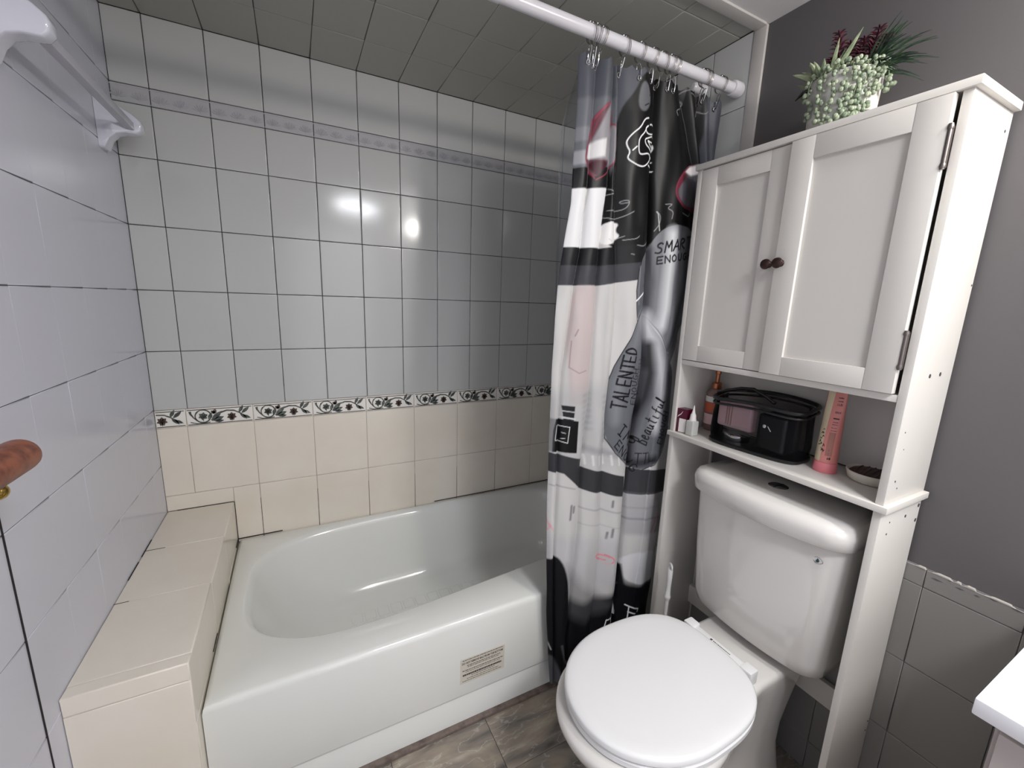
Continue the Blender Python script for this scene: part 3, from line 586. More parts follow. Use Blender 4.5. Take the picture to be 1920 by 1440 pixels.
('S',[(1.5245,1.4969),(1.5169,1.4913),(1.5157,1.4827),(1.5222,1.4755),(1.5314,1.4793),(1.5342,1.4903),(1.5245,1.4969)],(14,14,16),.0017,1,.00238),
('S',[(1.5423,1.5003),(1.5445,1.4838),(1.5526,1.481),(1.5604,1.4866),(1.5612,1.5038)],(14,14,16),.0017,1,.00238),
('S',[(1.5876,1.5055),(1.5794,1.5072),(1.5717,1.4994),(1.5722,1.4888),(1.582,1.4863),(1.5899,1.492),(1.5896,1.4973),(1.5816,1.4958)],(14,14,16),.0017,1,.00238),
('L',[(1.5989,1.4893),(1.5978,1.5107)],(14,14,16),.0017,1,.00238),
('L',[(1.6186,1.4929),(1.6174,1.5143)],(14,14,16),.0017,1,.00238),
('L',[(1.5983,1.5),(1.618,1.5036)],(14,14,16),.0017,1,.00238),
('S',[(1.3666,1.8509),(1.3499,1.8441),(1.3379,1.8214),(1.3155,1.8035),(1.3008,1.7838),(1.3023,1.7706),(1.3123,1.7554),(1.3056,1.7406),(1.314,1.7317),(1.3398,1.7222),(1.3648,1.7245),(1.388,1.7442),(1.3917,1.7555),(1.3803,1.764),(1.3511,1.7537),(1.3386,1.7532),(1.3338,1.773),(1.3353,1.7937),(1.3541,1.811),(1.3597,1.8257),(1.3667,1.8305)],(238,238,238),.0017,1,.00144),
('S',[(1.3667,1.8305),(1.3553,1.8214),(1.3643,1.8096),(1.3891,1.8144),(1.4059,1.8245)],(238,238,238),.0017,1,.00144),
('S',[(1.4123,1.8154),(1.3946,1.8119),(1.3705,1.8004),(1.3561,1.7943),(1.3627,1.7817),(1.3785,1.7777),(1.4005,1.7676),(1.4149,1.7772),(1.4182,1.7919),(1.4116,1.8012),(1.3868,1.7931),(1.3714,1.7937)],(238,238,238),.0017,1,.00144),
('S',[(1.3917,1.7555),(1.4184,1.7512)],(238,238,238),.0017,1,.00144),
('S',[(1.3842,1.733),(1.4218,1.7266)],(238,238,238),.0017,1,.00144),
('S',[(1.3761,1.8358),(1.3856,1.8412),(1.4089,1.8407)],(238,238,238),.0017,1,.00144),
('S',[(1.3716,1.792),(1.3881,1.7829),(1.4068,1.7793)],(238,238,238),.0017,1,.00144),
('S',[(1.3181,1.7599),(1.3291,1.7704)],(238,238,238),.0017,1,.00144),
('S',[(1.4878,1.939),(1.5018,1.9543),(1.5259,1.9599)],(120,120,120),.0017,1,.00094),
('S',[(1.4883,1.9356),(1.5177,1.9248),(1.4883,1.9008),(1.4677,1.8928),(1.4776,1.881)],(120,120,120),.0017,1,.00094),
('S',[(1.5514,1.8929),(1.5512,1.9108),(1.5698,1.9202),(1.5953,1.9094),(1.6026,1.9182)],(120,120,120),.0017,1,.00094),
('S',[(1.5246,1.9509),(1.5542,1.9436),(1.5586,1.9516)],(120,120,120),.0017,1,.00094),
('S',[(1.3175,1.5219),(1.373,1.5308),(1.3673,1.5565),(1.3896,1.5456),(1.3992,1.5748),(1.4209,1.5315),(1.3967,1.5103),(1.3649,1.5113)],(165,165,165),.0017,.75,.00094),
('S',[(1.2583,1.5966),(1.2894,1.5986),(1.3181,1.6075),(1.3253,1.6317),(1.2987,1.6264),(1.3019,1.6198),(1.3212,1.624)],(165,165,165),.0017,.75,.00094),
('S',[(1.2506,1.5781),(1.2726,1.5735),(1.3059,1.5827),(1.3414,1.6021)],(165,165,165),.0017,.75,.00094),
('S',[(1.2542,1.638),(1.2821,1.6453),(1.2596,1.6543)],(165,165,165),.0017,.75,.00094),
('S',[(1.4451,1.6157),(1.4593,1.6042),(1.4581,1.5812),(1.4444,1.5606)],(165,165,165),.0017,.75,.00094),
('S',[(1.472,1.6398),(1.4996,1.6434),(1.4791,1.6294),(1.5027,1.6227),(1.5002,1.6012)],(165,165,165),.0017,.75,.00094),
('S',[(1.5488,1.6244),(1.5799,1.6163),(1.5842,1.6267)],(165,165,165),.0017,.75,.00094),
('S',[(1.2842,1.5079),(1.2974,1.5237),(1.3213,1.5333)],(165,165,165),.0017,.75,.00094),
('S',[(1.2658,1.5207),(1.2786,1.5147)],(165,165,165),.0017,.75,.00094),
('S',[(1.3472,1.4853),(1.3577,1.4842)],(165,165,165),.0017,.75,.00094),
('Q',[(1.3004,1.5423),(1.3071,1.572),(1.3393,1.5975),(1.4093,1.6207),(1.4253,1.5396),(1.3259,1.5375)],(13,13,13),.0034,1),
('L',[(1.2919,1.7989),(1.3038,1.8212),(1.3279,1.8227)],(14,14,16),.0017,1,.00136),
('L',[(1.2867,1.8029),(1.2966,1.7998)],(14,14,16),.0017,1,.00136),
('L',[(1.3459,1.8767),(1.3644,1.8874)],(14,14,16),.0017,1,.00136),
('L',[(1.3655,1.9176),(1.3886,1.9329)],(14,14,16),.0017,1,.00136),
('L',[(1.3643,1.9074),(1.3855,1.9189)],(14,14,16),.0017,1,.00136)]
FOLDS=[[(-.0501,1.1876),(.0502,1.1617),(.3516,1.1312),(.6389,1.1163),(.8999,1.1102),(1.1403,1.1046),(1.2903,1.1058),(1.4338,1.1138),(1.6004,1.1384),(1.8319,1.141),(1.9656,1.137)],[(-.0467,1.1808),(.5386,1.1481),(.81,1.1425),(1.0116,1.1368),(1.1386,1.1394),(1.2608,1.1528),(1.3867,1.1635),(1.4808,1.1779),(1.6473,1.1875),(1.8429,1.1915),(1.9725,1.1935)],[(-.0696,1.227),(.2168,1.2202),(.4185,1.2271),(.6093,1.238),(.7311,1.2325),(.8477,1.2313),(1.0348,1.2441),(1.2917,1.2433),(1.3904,1.242),(1.4935,1.2439),(1.6546,1.2568),(1.7916,1.2541),(1.9812,1.249)],[(-.1156,1.3194),(.1785,1.3182),(.3869,1.3276),(.5876,1.3272),(.7789,1.3201),(.9591,1.3178),(1.13,1.3177),(1.2925,1.3218),(1.4166,1.3127),(1.5489,1.2947),(1.6884,1.28),(1.8607,1.2729),(1.984,1.2596)],[(-.1742,1.4374),(.2499,1.4196),(.3991,1.4235),(.5632,1.4275),(.7029,1.4239),(.8365,1.4251),(.9823,1.4382),(1.1407,1.4557),(1.2937,1.4362),(1.3592,1.4367),(1.4861,1.4313),(1.5779,1.4278),(1.7092,1.4146),(1.8222,1.4119),(1.9815,1.3982)],[(-.2381,1.5659),(.3026,1.595),(.5198,1.6061),(.7266,1.6195),(1.0021,1.6281),(1.1874,1.664),(1.3674,1.6857),(1.5535,1.6577),(1.7079,1.6056),(1.8479,1.5439),(1.9877,1.4769)]]
FOLD_RIGHT=[(.0,1.578),(.26,1.592),(.65,1.622),(1.1,1.638),(1.36,1.66),(1.57,1.67),(1.75,1.675),(1.95,1.685)]
# ================================================================ things
def text_mesh(txt, size, name, m, parent, O, U, V, N, bold=0, spacing=1.0):
    """flat lettering; O lower-left corner, U reading direction, V up, N outward"""
    cu = bpy.data.curves.new(name, 'FONT'); cu.body = txt; cu.size = size; cu.offset = bold; cu.extrude = .0001; cu.space_character = spacing; cu.resolution_u = 3
    t = bpy.data.objects.new(name, cu); COL.objects.link(t)
    dg = bpy.context.evaluated_depsgraph_get(); me = bpy.data.meshes.new_from_object(t.evaluated_get(dg)); bpy.data.objects.remove(t); me.name = name
    U, V, N = Vector(U), Vector(V), Vector(N)
    for v in me.vertices:
        c = v.co.copy(); v.co = Vector(O)+U*c.x+V*c.y+N*c.z
    me.materials.clear(); me.materials.append(m)
    o = bpy.data.objects.new(name, me); COL.objects.link(o)
    me.transform(Matrix.Translation(-root_loc(parent))); o.parent = parent
    return o

# ---- tiled ledge at the head of the bath
led = thing('tiled_ledge', 'cream tiled box ledge filling the gap between left wall and bath', 'ledge', (.1, -.4, 0))
MB().box(.0005, .2022, -.8112, -.0003, 0, .5382).build('core', M['grout_light'], led)
tiles('top_tiles', M['tile_cream'], led, (0, 0, .538), (1, 0, 0), (0, 1, 0), (0, 0, 1), [.0005, .2062], [-.8152, -.784, -.524, -.268, -.0005], gap=.0016, th=.004)
tiles('side_tiles', M['tile_cream'], led, (.202, 0, 0), (0, 1, 0), (0, 0, 1), (1, 0, 0), [-.8152, -.524, -.268, -.0005], [.0, .384, .542], gap=.0012)
tiles('front_tiles', M['tile_cream'], led, (0, -.811, 0), (1, 0, 0), (0, 0, 1), (0, -1, 0), [.0005, .2062], [0, .245, .498, .542], gap=.0016)
for bx_ in ((.0003, .0028, -.30, -.20, .5405, .5432), (.0003, .0028, -.42, -.33, .5405, .5432), (.0003, .05, -.2688, -.2672, .5405, .5424), (.0003, .03, -.5248, -.5232, .5405, .5424), (.03, .205, -.0026, -.0003, .5412, .5434)):
    MB().box(*bx_).build('dark_grime', M['grime'], led)

# ---- bath
bath = thing('bathtub', 'white alcove bathtub with sloping head end and sticker on its apron', 'bathtub', (.965, -.39, 0))
X0, X1, Y0, Y1, ZT = .2078, 1.7235, -.778, -.0015, .383
N_ = 144
def outer(z, ins, r=.012):
    cx, cy, a, b = (X0+X1)/2, (Y0+Y1)/2, (X1-X0)/2-ins, (Y1-Y0)/2-ins; P = []
    for k in range(N_):
        t = 2*math.pi*k/N_; c, s_ = math.cos(t), math.sin(t)
        # spread points over the rectangle by direction from its centre
        c2, s2 = c*a, s_*b; m_ = max(abs(c2)/a, abs(s2)/b); c2 /= m_; s2 /= m_
        P.append((cx+c2, cy+s2, z))
    return P
def basin(z, ins, insl=None):
    insl = ins if insl is None else insl
    cx, cy = .925, -.363; P = []
    for k in range(N_):
        t = 2*math.pi*k/N_; c, s_ = math.cos(t), math.sin(t)
        a = ((.657-insl) if c < 0 else (.70-ins)); b = .322-ins; e = 3.4 if c < 0 else 5
        q = (abs(c)**e+abs(s_)**e)**(-1/e)
        x = cx+c*q*a; y = cy+s_*q*b
        if s_ < 0: y += .085*max(0, min(1, (x-.45)/.85))*(abs(s_*q))
        P.append((x, y, z))
    return P
mb = MB()
mb.rings([outer(.0, .001), outer(.085, .003), outer(.098, .007), outer(.103, .007), outer(.109, .001), outer(.113, 0), outer(ZT-.02, 0), outer(ZT-.009, .002), outer(ZT-.003, .007), outer(ZT, .015),
          basin(ZT+.0005, -.010), basin(ZT-.003, -.003), basin(ZT-.010, .004), basin(ZT-.025, .010, .012), basin(.30, .018, .035), basin(.20, .034, .085), basin(.13, .048, .14), basin(.095, .066, .19), basin(.078, .09, .235), basin(.072, .12, .28), basin(.070, .2, .4)], True, True)
mb.build('shell', M['enamel'], bath, smooth=True, ang=50)
sl = MB()
for i in range(11):
    for j in range(4):
        x = .56+i*.052+(.026 if j % 2 else 0); y = -.46+j*.062
        for a, b in (((x, y), (x+.042, y)), ((x, y+.05), (x+.042, y+.05)), ((x, y), (x, y+.05)), ((x+.042, y), (x+.042, y+.05))):
            sl.tube([(a[0], a[1], .0712), (b[0], b[1], .0712)], .0013, 5)
sl.build('slip_pattern', M['enamel'], bath, smooth=True)
st = MB().box(.848, 1.0, -.7787, -.7775, .154, .243).build('warning_sticker', M['sticker'], bath)
text_mesh('DO NOT REMOVE BAG FROM TUB BOTTOM', .0098, 'sticker_text', M['rubber'], st, (.853, -.7788, .2235), (.72, 0, 0), (0, 0, 1), (0, -1, 0), bold=.0003)
sm = MB(); rnd = random.Random(9)
for z, h_, xa, xb in ((.2375, .0022, .855, .994), (.2165, .0022, .870, .985), (.211, .0018, .872, .98), (.2005, .0024, .855, .994), (.1945, .0016, .865, .985), (.184, .0062, .856, .99), (.1765, .0018, .885, .965), (.169, .0016, .87, .98), (.162, .0016, .855, .99)):
    x = xa
    while x < xb:
        L_ = rnd.uniform(.003, .011) if h_ < .005 else rnd.uniform(.002, .006); sm.box(x, min(x+L_, xb), -.7790, -.7786, z-h_/2, z+h_/2); x += L_+(.0015 if h_ < .005 else .001)
sm.build('fine_print', M['rubber'], st)
ck = MB().box(.2075, 1.7235, -.794, -.7725, 0, .012).build('trim_3', M['caulk'], bevel=.004); struct(ck)
for bx_ in ((.2070, .36, -.0034, -.0006, ZT-.001, ZT+.0022), (1.0, 1.723, -.0032, -.0006, ZT-.001, ZT+.0018), (.2064, .2086, -.07, -.002, ZT, ZT+.004), (.2066, .2082, -.60, -.53, ZT-.001, ZT+.0012)):
    MB().box(*bx_).build('grime_line', M['grime'], bath)

# ---- towel rail with ceramic brackets on the left wall
rail = thing('towel_rail', 'square towel bar held between two glossy ceramic brackets on the left wall', 'towel rail', (0, -.38, 1.79))
MB().box(.062, .082, -.635, -.155, 1.779, 1.799).build('bar', M['bar'], rail, bevel=.002)
def bracket(y, s):
    prof = [(.0005, 1.722), (.0005, 1.852), (.012, 1.855), (.03, 1.848), (.055, 1.836), (.08, 1.822), (.095, 1.808), (.099, 1.797), (.097, 1.782), (.088, 1.772), (.06, 1.770), (.040, 1.764), (.024, 1.748), (.012, 1.722)]
    wd = {0: 1.0, 1: 1.0, 2: .97, 3: .9, 4: .82, 5: .78, 6: .74, 7: .7, 8: .7, 9: .74, 10: .8, 11: .86, 12: .93, 13: 1.0}
    R = []
    for k, (f, dy) in enumerate(((.90, -.5), (.97, -.46), (1, -.3), (1, .3), (.97, .46), (.90, .5))):
        cx, cz = .04, 1.795
        R.append([(cx+(p[0]-cx)*f if p[0] > .001 else .0005, y+dy*.046*wd[i], cz+(p[1]-cz)*f) for i, p in enumerate(prof)])
    MB().rings(R).build('bracket', M['ceramic'], rail, smooth=True, ang=60)
bracket(-.135, 1); bracket(-.655, -1)

# ---- wooden grab rail nearer the camera
wrail = thing('wooden_rail', 'red-brown wooden rail end with a brass ball fixing on the left wall', 'rail', (0, -1.34, 1.11))
prof = [(.0, -1.038), (.013, -1.0385), (.0190, -1.041), (.0218, -1.046), (.0225, -1.053), (.0225, -1.66)]
MB().lathe([(r, h+0) for r, h in prof], (.118, 0, 1.113), 'y', 32).build('wooden_bar', M['wood'], wrail, smooth=True, ang=60)
for y in (-1.100, -1.60):
    b = MB().tube([(.0, y, 1.076), (.06, y, 1.076), (.112, y, 1.080), (.118, y, 1.094)], [.007, .006, .006, .006], 12)
    b.ball((.112, y+.010, 1.080), .0105, 16, 10); b.lathe([(.018, .0005), (.018, .004), (.012, .008), (.006, .01)], (0, y, 1.076), 'x', 20)
    b.build('brass_fixing', M['brass'], wrail, smooth=True)

# ---- curtain rod, rings, curtain, liner
RY, RZ, RR = -.84, 2.0, .0155
rod = thing('shower_curtain_rod', 'white tension rod spanning the alcove above the bath', 'curtain rod', (.86, RY, RZ))
MB().tube([(.004, RY, RZ), (.9, RY, RZ)], RR+.0015, 28).build('outer_tube', M['rod'], rod, smooth=True)
MB().tube([(.9, RY, RZ), (1.70, RY, RZ)], RR, 28).build('inner_tube', M['rod'], rod, smooth=True)
MB().lathe([(.0, 1.7228), (.020, 1.7228), (.0225, 1.718), (.0225, 1.692), (.020, 1.686), (.0158, 1.685)], (0, RY, RZ), 'x', 28).build('end_cap', M['rod'], rod, smooth=True)
MB().lathe([(.0, .0005), (.021, .0005), (.0225, .004), (.0225, .03), (.017, .036)], (0, RY, RZ), 'x', 28).build('end_cap', M['rod'], rod, smooth=True)
YB = -.812
zt = 1.966
FZ = [np.array([p[0] for p in f]) for f in FOLDS]; FX = [np.array([p[1] for p in f]) for f in FOLDS]
RZs = np.array([p[0] for p in FOLD_RIGHT]); RXs = np.array([p[1] for p in FOLD_RIGHT])
NX, NZ = 340, 880
zz = np.linspace(.055, zt, NZ); uu = np.linspace(0, 1, NX)
xl = np.interp(zz, FZ[0], FX[0]); xr = np.interp(zz, RZs, RXs)
XX = xl[:, None]+(xr-xl)[:, None]*uu[None, :]; ZZ = np.repeat(zz[:, None], NX, 1)
edges = [np.minimum(np.interp(zz, FZ[k], FX[k]), xr-.022) for k in range(len(FZ))]+[xr]
# two more shallow folds right of the last measured one
gap_ = edges[-1]-edges[-2]; edges = edges[:-1]+[edges[-2]+gap_*.36, edges[-2]+gap_*.7, xr]
AMP = [.012, .020, .018, .024, .024, .016, .016, .014]
YY = np.full_like(XX, YB)
for k in range(len(edges)-1):
    a, b = edges[k][:, None], edges[k+1][:, None]; wd = np.maximum(b-a, .004); t = (XX-a)/wd; ins = (t >= 0) & (t <= 1)
    top = np.clip((ZZ-1.55)/.4, 0, 1)
    A = np.minimum(AMP[k]*(1+.25*top), .55*wd)*(1+.15*np.sin(ZZ*5+k*2))
    s_ = np.sin(np.pi*np.clip(t, 0, 1)); YY = np.where(ins, YB-A*(.55*s_**.55+.45*s_**1.5), YY)
mid_ = ((edges[4]+edges[5])/2)[:, None]; low_ = np.clip((1.62-ZZ)/.2, 0, 1)*(XX > mid_)
YY = YY*(1-low_)+low_*(YB-.0255+.012*((XX-mid_)/(xr[:, None]-mid_))**2)
# deep creases
for k, dep, wdt in ((2, .006, .006), (4, .024, .008), (1, .005, .005)):
    YY += dep*np.exp(-((XX-edges[k][:, None])/wdt)**2)*np.clip((1.9-ZZ)/.3, .3, 1)
YY += .0022*np.sin(XX*95+ZZ*3)*np.sin(ZZ*8+1)+.0012*np.sin(ZZ*31+XX*40)*np.sin(XX*60)
YY = np.minimum(YY, -.7885)
YY += np.clip((XX-1.50)/.1, 0, 1)*(.012)*np.clip((1.7-ZZ)/.1, 0, 1); YY = np.minimum(YY, -.7885)
scal = .010*np.abs(np.sin(XX*2*np.pi/.072))
ZZ = ZZ-scal*np.clip((ZZ-1.87)/.1, 0, 1)
# the printed picture, in metres across the cloth
PC = np.zeros((NZ*NX, 3)); PX_ = XX.ravel(); PZ_ = ZZ.ravel()
def seg_d(x, z, pts):
    d = np.full(x.shape, 9.)
    for (ax, az), (bx, bz) in zip(pts[:-1], pts[1:]):
        vx, vz = bx-ax, bz-az; L2 = vx*vx+vz*vz+1e-12
        t = np.clip(((x-ax)*vx+(z-az)*vz)/L2, 0, 1); d = np.minimum(d, np.hypot(x-ax-vx*t, z-az-vz*t))
    return d
for op in PRINT:
    pts = op[1]; soft = max(op[3], .0016)
    for _ in range(2 if op[0] == 'S' else 0):
        pts = [pts[0]]+[(a[0]*u_+b[0]*(1-u_), a[1]*u_+b[1]*(1-u_)) for a, b in zip(pts[:-1], pts[1:]) for u_ in (.75, .25)]+[pts[-1]]
    for _ in range(2 if op[0] == 'Q' else 0):
        pts = [(a[0]*u_+b[0]*(1-u_), a[1]*u_+b[1]*(1-u_)) for a, b in zip(pts, pts[1:]+pts[:1]) for u_ in (.75, .25)]
    area_ = op[0] in 'PQ'
    pad = soft+(0 if area_ else op[5])
    xs = [p[0] for p in pts]; zs = [p[1] for p in pts]
    idx = np.nonzero((PX_ > min(xs)-pad) & (PX_ < max(xs)+pad) & (PZ_ > min(zs)-pad) & (PZ_ < max(zs)+pad))[0]
    if not len(idx): continue
    x, z = PX_[idx], PZ_[idx]
    if not area_: sd = op[5]-seg_d(x, z, pts)
    else:
        ins = np.zeros(x.shape, bool); q = pts+[pts[0]]
        for (ax, az), (bx, bz) in zip(q[:-1], q[1:]):
            if az == bz: continue
            ins ^= ((az > z) != (bz > z)) & (x < (bx-ax)*(z-az)/(bz-az)+ax)
        sd = seg_d(x, z, q); sd = np.where(ins, sd, -sd)
    a = np.clip(.5+sd/soft, 0, 1)*op[4]; col = np.array(s2l(op[2]))
    PC[idx] = PC[idx]*(1-a[:, None])+col*a[:, None]
me = bpy.data.meshes.new('shower_curtain'); nv = NX*NZ
I = np.arange(nv).reshape(NZ, NX); q = np.stack([I[:-1, :-1], I[:-1, 1:], I[1:, 1:], I[1:, :-1]], -1).reshape(-1, 4)
me.vertices.add(nv); me.vertices.foreach_set('co', np.stack([PX_, YY.ravel(), PZ_], 1).ravel())
me.loops.add(q.size); me.loops.foreach_set('vertex_index', q.ravel().astype(np.int32))
me.polygons.add(len(q)); me.polygons.foreach_set('loop_start', np.arange(0, q.size, 4, dtype=np.int32)); me.polygons.foreach_set('use_smooth', np.ones(len(q), bool))
me.update(calc_edges=True); me.validate()
ca = me.color_attributes.new('print', 'FLOAT_COLOR', 'POINT'); ca.data.foreach_set('color', np.concatenate([PC, np.ones((nv, 1))], 1).ravel())
me.materials.append(M['print'])
cur = thing('shower_curtain', 'black, white and grey printed shower curtain bunched at the right of the bath', 'shower curtain', (1.36, YB, .055))
co = bpy.data.objects.new('printed_cloth', me); COL.objects.link(co); me.transform(Matrix.Translation(-Vector(cur.location))); co.parent = cur
def curtain_pt(x, z):
    i = int(np.argmin(abs(zz-z))); j = int(np.argmin(abs(XX[i]-x))); return Vector((XX[i, j], YY[i, j], ZZ[i, j]))
ring_x = [1.155, 1.170, 1.188, 1.262, 1.316, 1.362, 1.400, 1.428, 1.446, 1.566, 1.578, 1.640]
names_ = ['leftmost', 'second from the left', 'third from the left', 'fourth from the left', 'fifth from the left', 'sixth from the left', 'seventh from the left', 'sixth from the right', 'fourth from the right', 'third from the right', 'second from the right', 'rightmost']
names_ = ['leftmost', 'second from left', 'third from left', 'fourth from left', 'fifth from left', 'sixth from left', 'sixth from right', 'fifth from right', 'fourth from right', 'third from right', 'second from right', 'rightmost']
gro = MB()
for k, x in enumerate(ring_x):
    cx = min(max(x+.004, xl[-1]+.012), xr[-1]-.012); p = curtain_pt(cx, 1.944); gro_c = p+Vector((0, -.0012, 0))
    t = thing('curtain_ring', 'chrome roller curtain ring on white rod, %s of the twelve' % names_[k], 'curtain ring', (x, RY, RZ+RR), 'chrome curtain rings')
    W_ = MB()
    lean = [(-.006, .004), (.003, -.004), (.006, .002)][k % 3]
    for s_ in (-1, 1):
        P_ = []
        for i in range(17):
            a = math.radians(-62+304*i/16); r_ = .0205
            P_.append((x+s_*.0022+lean[0]*math.sin(a)*.6, RY+r_*math.cos(a), RZ-.003+r_*1.12*math.sin(a)))
        W_.tube(P_, .0009, 6)
    W_.build('wire_loop', M['steel'], t, smooth=True)
    H_ = MB(); hk = Vector((x, RY+.004, RZ-.0255))
    H_.tube([hk, hk+Vector((0, -.006, -.004)), (hk+gro_c)/2+Vector((0, -.007, .004)), gro_c+Vector((0, -.004, .004)), gro_c+Vector((0, -.002, -.003)), gro_c+Vector((0, .004, -.001))], .0012, 6)
    H_.tube([hk, hk+Vector((0, .006, -.006)), hk+Vector((0, .008, -.03)), hk+Vector((0, .012, -.036))], .0012, 6)
    H_.build('double_hook', M['chrome'], t, smooth=True)
    for dx in (-.004, .004):
        MB().ball((x+dx+lean[0]*.5, RY+lean[1]*.4, RZ+RR+.0052), .0042, 10, 8).build('roller_ball', M['chrome'], t, smooth=True)
    R_ = [[(cx+ (.0058+.0020*math.cos(b))*math.cos(a), p.y-.0008+.0014*math.sin(b), p.z+(.0058+.0020*math.cos(b))*math.sin(a)) for b in [math.pi*2*i/6 for i in range(6)]] for a in [math.pi*2*i/14 for i in range(15)]]
    MB().rings(R_, False, False).build('grommet', M['chrome'], cur, smooth=True)
# clear liner hanging inside the bath
nx, nz = 90, 120; lv = []
for i in range(nz):
    z = .42+(1.95-.42)*i/(nz-1); x_l = np.interp(z, [.4, 1.1, 1.29, 1.44, 1.68, 1.80, 1.857, 1.93, 1.98], [1.24, 1.18, 1.15, 1.135, 1.125, 1.127, 1.141, 1.164, 1.18])
    for j in range(nx):
        u = j/(nx-1); x = x_l+(1.62-x_l)*u; y = -.762+.018*math.sin(u*38+.8*math.sin(z*2))+.004*math.sin(z*11+u*20)
        lv.append((x, y+.0, z))
lq = [(i*nx+j, i*nx+j+1, (i+1)*nx+j+1, (i+1)*nx+j) for i in range(nz-1) for j in range(nx-1)]
lin = MB().add(lv, lq).build('shower_liner', M['film'], None, smooth=True, ang=180)
recentre(lin, (1.34, -.762, .42)); tag(lin, 'clear plastic shower liner hanging behind the printed curtain', 'shower liner')
kn = MB().lathe([(.0, 1.672), (.010, 1.673), (.0140, 1.678), (.0155, 1.686), (.0150, 1.705), (.016, 1.712), (.020, 1.7245)], (0, -.70, 2.055), 'x', 20).build('wall_knob', M['rod'], None, smooth=True)
recentre(kn, (1.7245, -.70, 2.055)); tag(kn, 'rounded white wall fitting behind the right end of the curtain rod', 'wall fitting')

# ---- toilet
YT = -1.205
toi = thing('toilet', 'white two-piece toilet with closed round lid under the over-toilet cabinet', 'toilet', (1.35, YT, 0))
def outline(z, xf, xm, hw, xd, hd, xb, n=44, e=2.0):
    P = []
    def half(x):
        if x <= xm: return hw*(max(0, 1-((xm-x)/(xm-xf))**e))**(1/e)
        if x >= xd: h_ = hd
        else:
            t = (x-xm)/(xd-xm); h_ = hw+(hd-hw)*(t*t*(3-2*t))
        r = .02
        if x > xb-r: h_ = hd-r+math.sqrt(max(0, r*r-(x-(xb-r))**2))
        return h_
    xs = [xf+(xb-xf)*(.5-.5*math.cos(math.pi*k/n)) for k in range(n+1)]
    for x in xs: P.append((x, YT+half(x), z))
    for x in xs[::-1][1:-1]: P.append((x, YT-half(x), z))
    if abs(P[n][1]-YT) < 1e-9: pass
    return P
mb = MB()
mb.rings([outline(0, 1.11, 1.30, .112, 1.45, .105, 1.66), outline(.02, 1.115, 1.30, .108, 1.45, .10, 1.66), outline(.10, 1.12, 1.30, .098, 1.45, .092, 1.65), outline(.17, 1.10, 1.28, .105, 1.45, .094, 1.65),
          outline(.24, 1.04, 1.25, .135, 1.47, .10, 1.66), outline(.30, .985, 1.21, .165, 1.48, .106, 1.67), outline(.345, .955, 1.18, .184, 1.49, .112, 1.68), outline(.368, .944, 1.17, .190, 1.49, .114, 1.685),
          outline(.380, .944, 1.17, .190, 1.49, .114, 1.685), outline(.388, .950, 1.17, .185, 1.49, .110, 1.68), outline(.391, .962, 1.175, .174, 1.49, .100, 1.67)])
mb.build('bowl', M['china'], toi, smooth=True, ang=60)
def egg(z, ins, xf=.969, xb=1.432, hw=.186, xm=1.195, n=96, e=3.0):
    P = []
    for k in range(n):
        t = 2*math.pi*k/n; c, s_ = math.cos(t), math.sin(t)
        ee = 2.05 if c < 0 else e; a = (xm-xf-ins) if c < 0 else (xb-xm-ins)
        q_ = (abs(c)**ee+abs(s_)**ee)**(-1/ee); P.append((xm+c*q_*a, YT+s_*q_*(hw-ins), z))
    return P
MB().rings([egg(.393, .006), egg(.396, 0), egg(.407, 0), egg(.411, .005)]).build('seat', M['seat'], toi, smooth=True, ang=50)
lid = MB().rings([egg(.4135, .005, .966), egg(.417, 0, .966), egg(.428, 0, .966), egg(.432, .003, .966), egg(.4345, .009, .966), egg(.4355, .03, .966), egg(.437, .10, .966)]).build('lid', M['seat'], toi, smooth=True, ang=50)
hb = MB().box(1.428, 1.452, YT-.075, YT+.075, .4, .426).build('hinge_bar', M['seat'], toi, bevel=.004)
hm = MB(); rnd = random.Random(2); y = YT+.018
hm.box(1.437, 1.443, y, y+.006, .4258, .4264); y -= .003
while y > YT-.035:
    L_ = rnd.uniform(.0015, .0035); hm.box(1.4385, 1.4415, y-L_, y, .4258, .4263); y -= L_+.0012
hm.build('hinge_lettering', M['rubber'], hb)
for s_ in (-1, 1):
    MB().box(1.426, 1.458, YT+s_*.088-.016, YT+s_*.088+.016, .392, .431).build('hinge', M['seat'], toi, bevel=.004)
def rrect(xf, xb, hy, r, z, bow, nc=8, nf=16, yc=YT):
    P = []
    y0, y1 = yc-hy, yc+hy
    def arc_(cx, cy, a0, a1): return [(cx+r*math.cos(math.radians(a0+(a1-a0)*k/nc)), cy+r*math.sin(math.radians(a0+(a1-a0)*k/nc))) for k in range(nc+1)]
    P += arc_(xb-r*.5, y0+r*.5, -90, -90) if False else []
    pts = arc_(xf+r, y1-r, 90, 180)
    pts += [(xf, y1-r-(2*(hy-r))*k/nf) for k in range(1, nf)]
    pts += arc_(xf+r, y0+r, 180, 270)
    pts += [(xb, y0), (xb, y1)]
    for x, y in pts:
        s_ = (y-yc)/hy; f = max(0, (xb-x)/(xb-xf)); P.append((x+bow*s_*s_*f, y, z))
    return P
tank = MB().rings([rrect(1.575, 1.69, .15, .03, .402, .02), rrect(1.55, 1.705, .172, .04, .408, .022), rrect(1.532, 1.712, .184, .045, .425, .024), rrect(1.523, 1.715, .190, .045, .46, .026), rrect(1.512, 1.716, .198, .045, .62, .028), rrect(1.503, 1.717, .204, .045, .805, .03)])
tank.build('tank', M['china'], toi, smooth=True, ang=60)
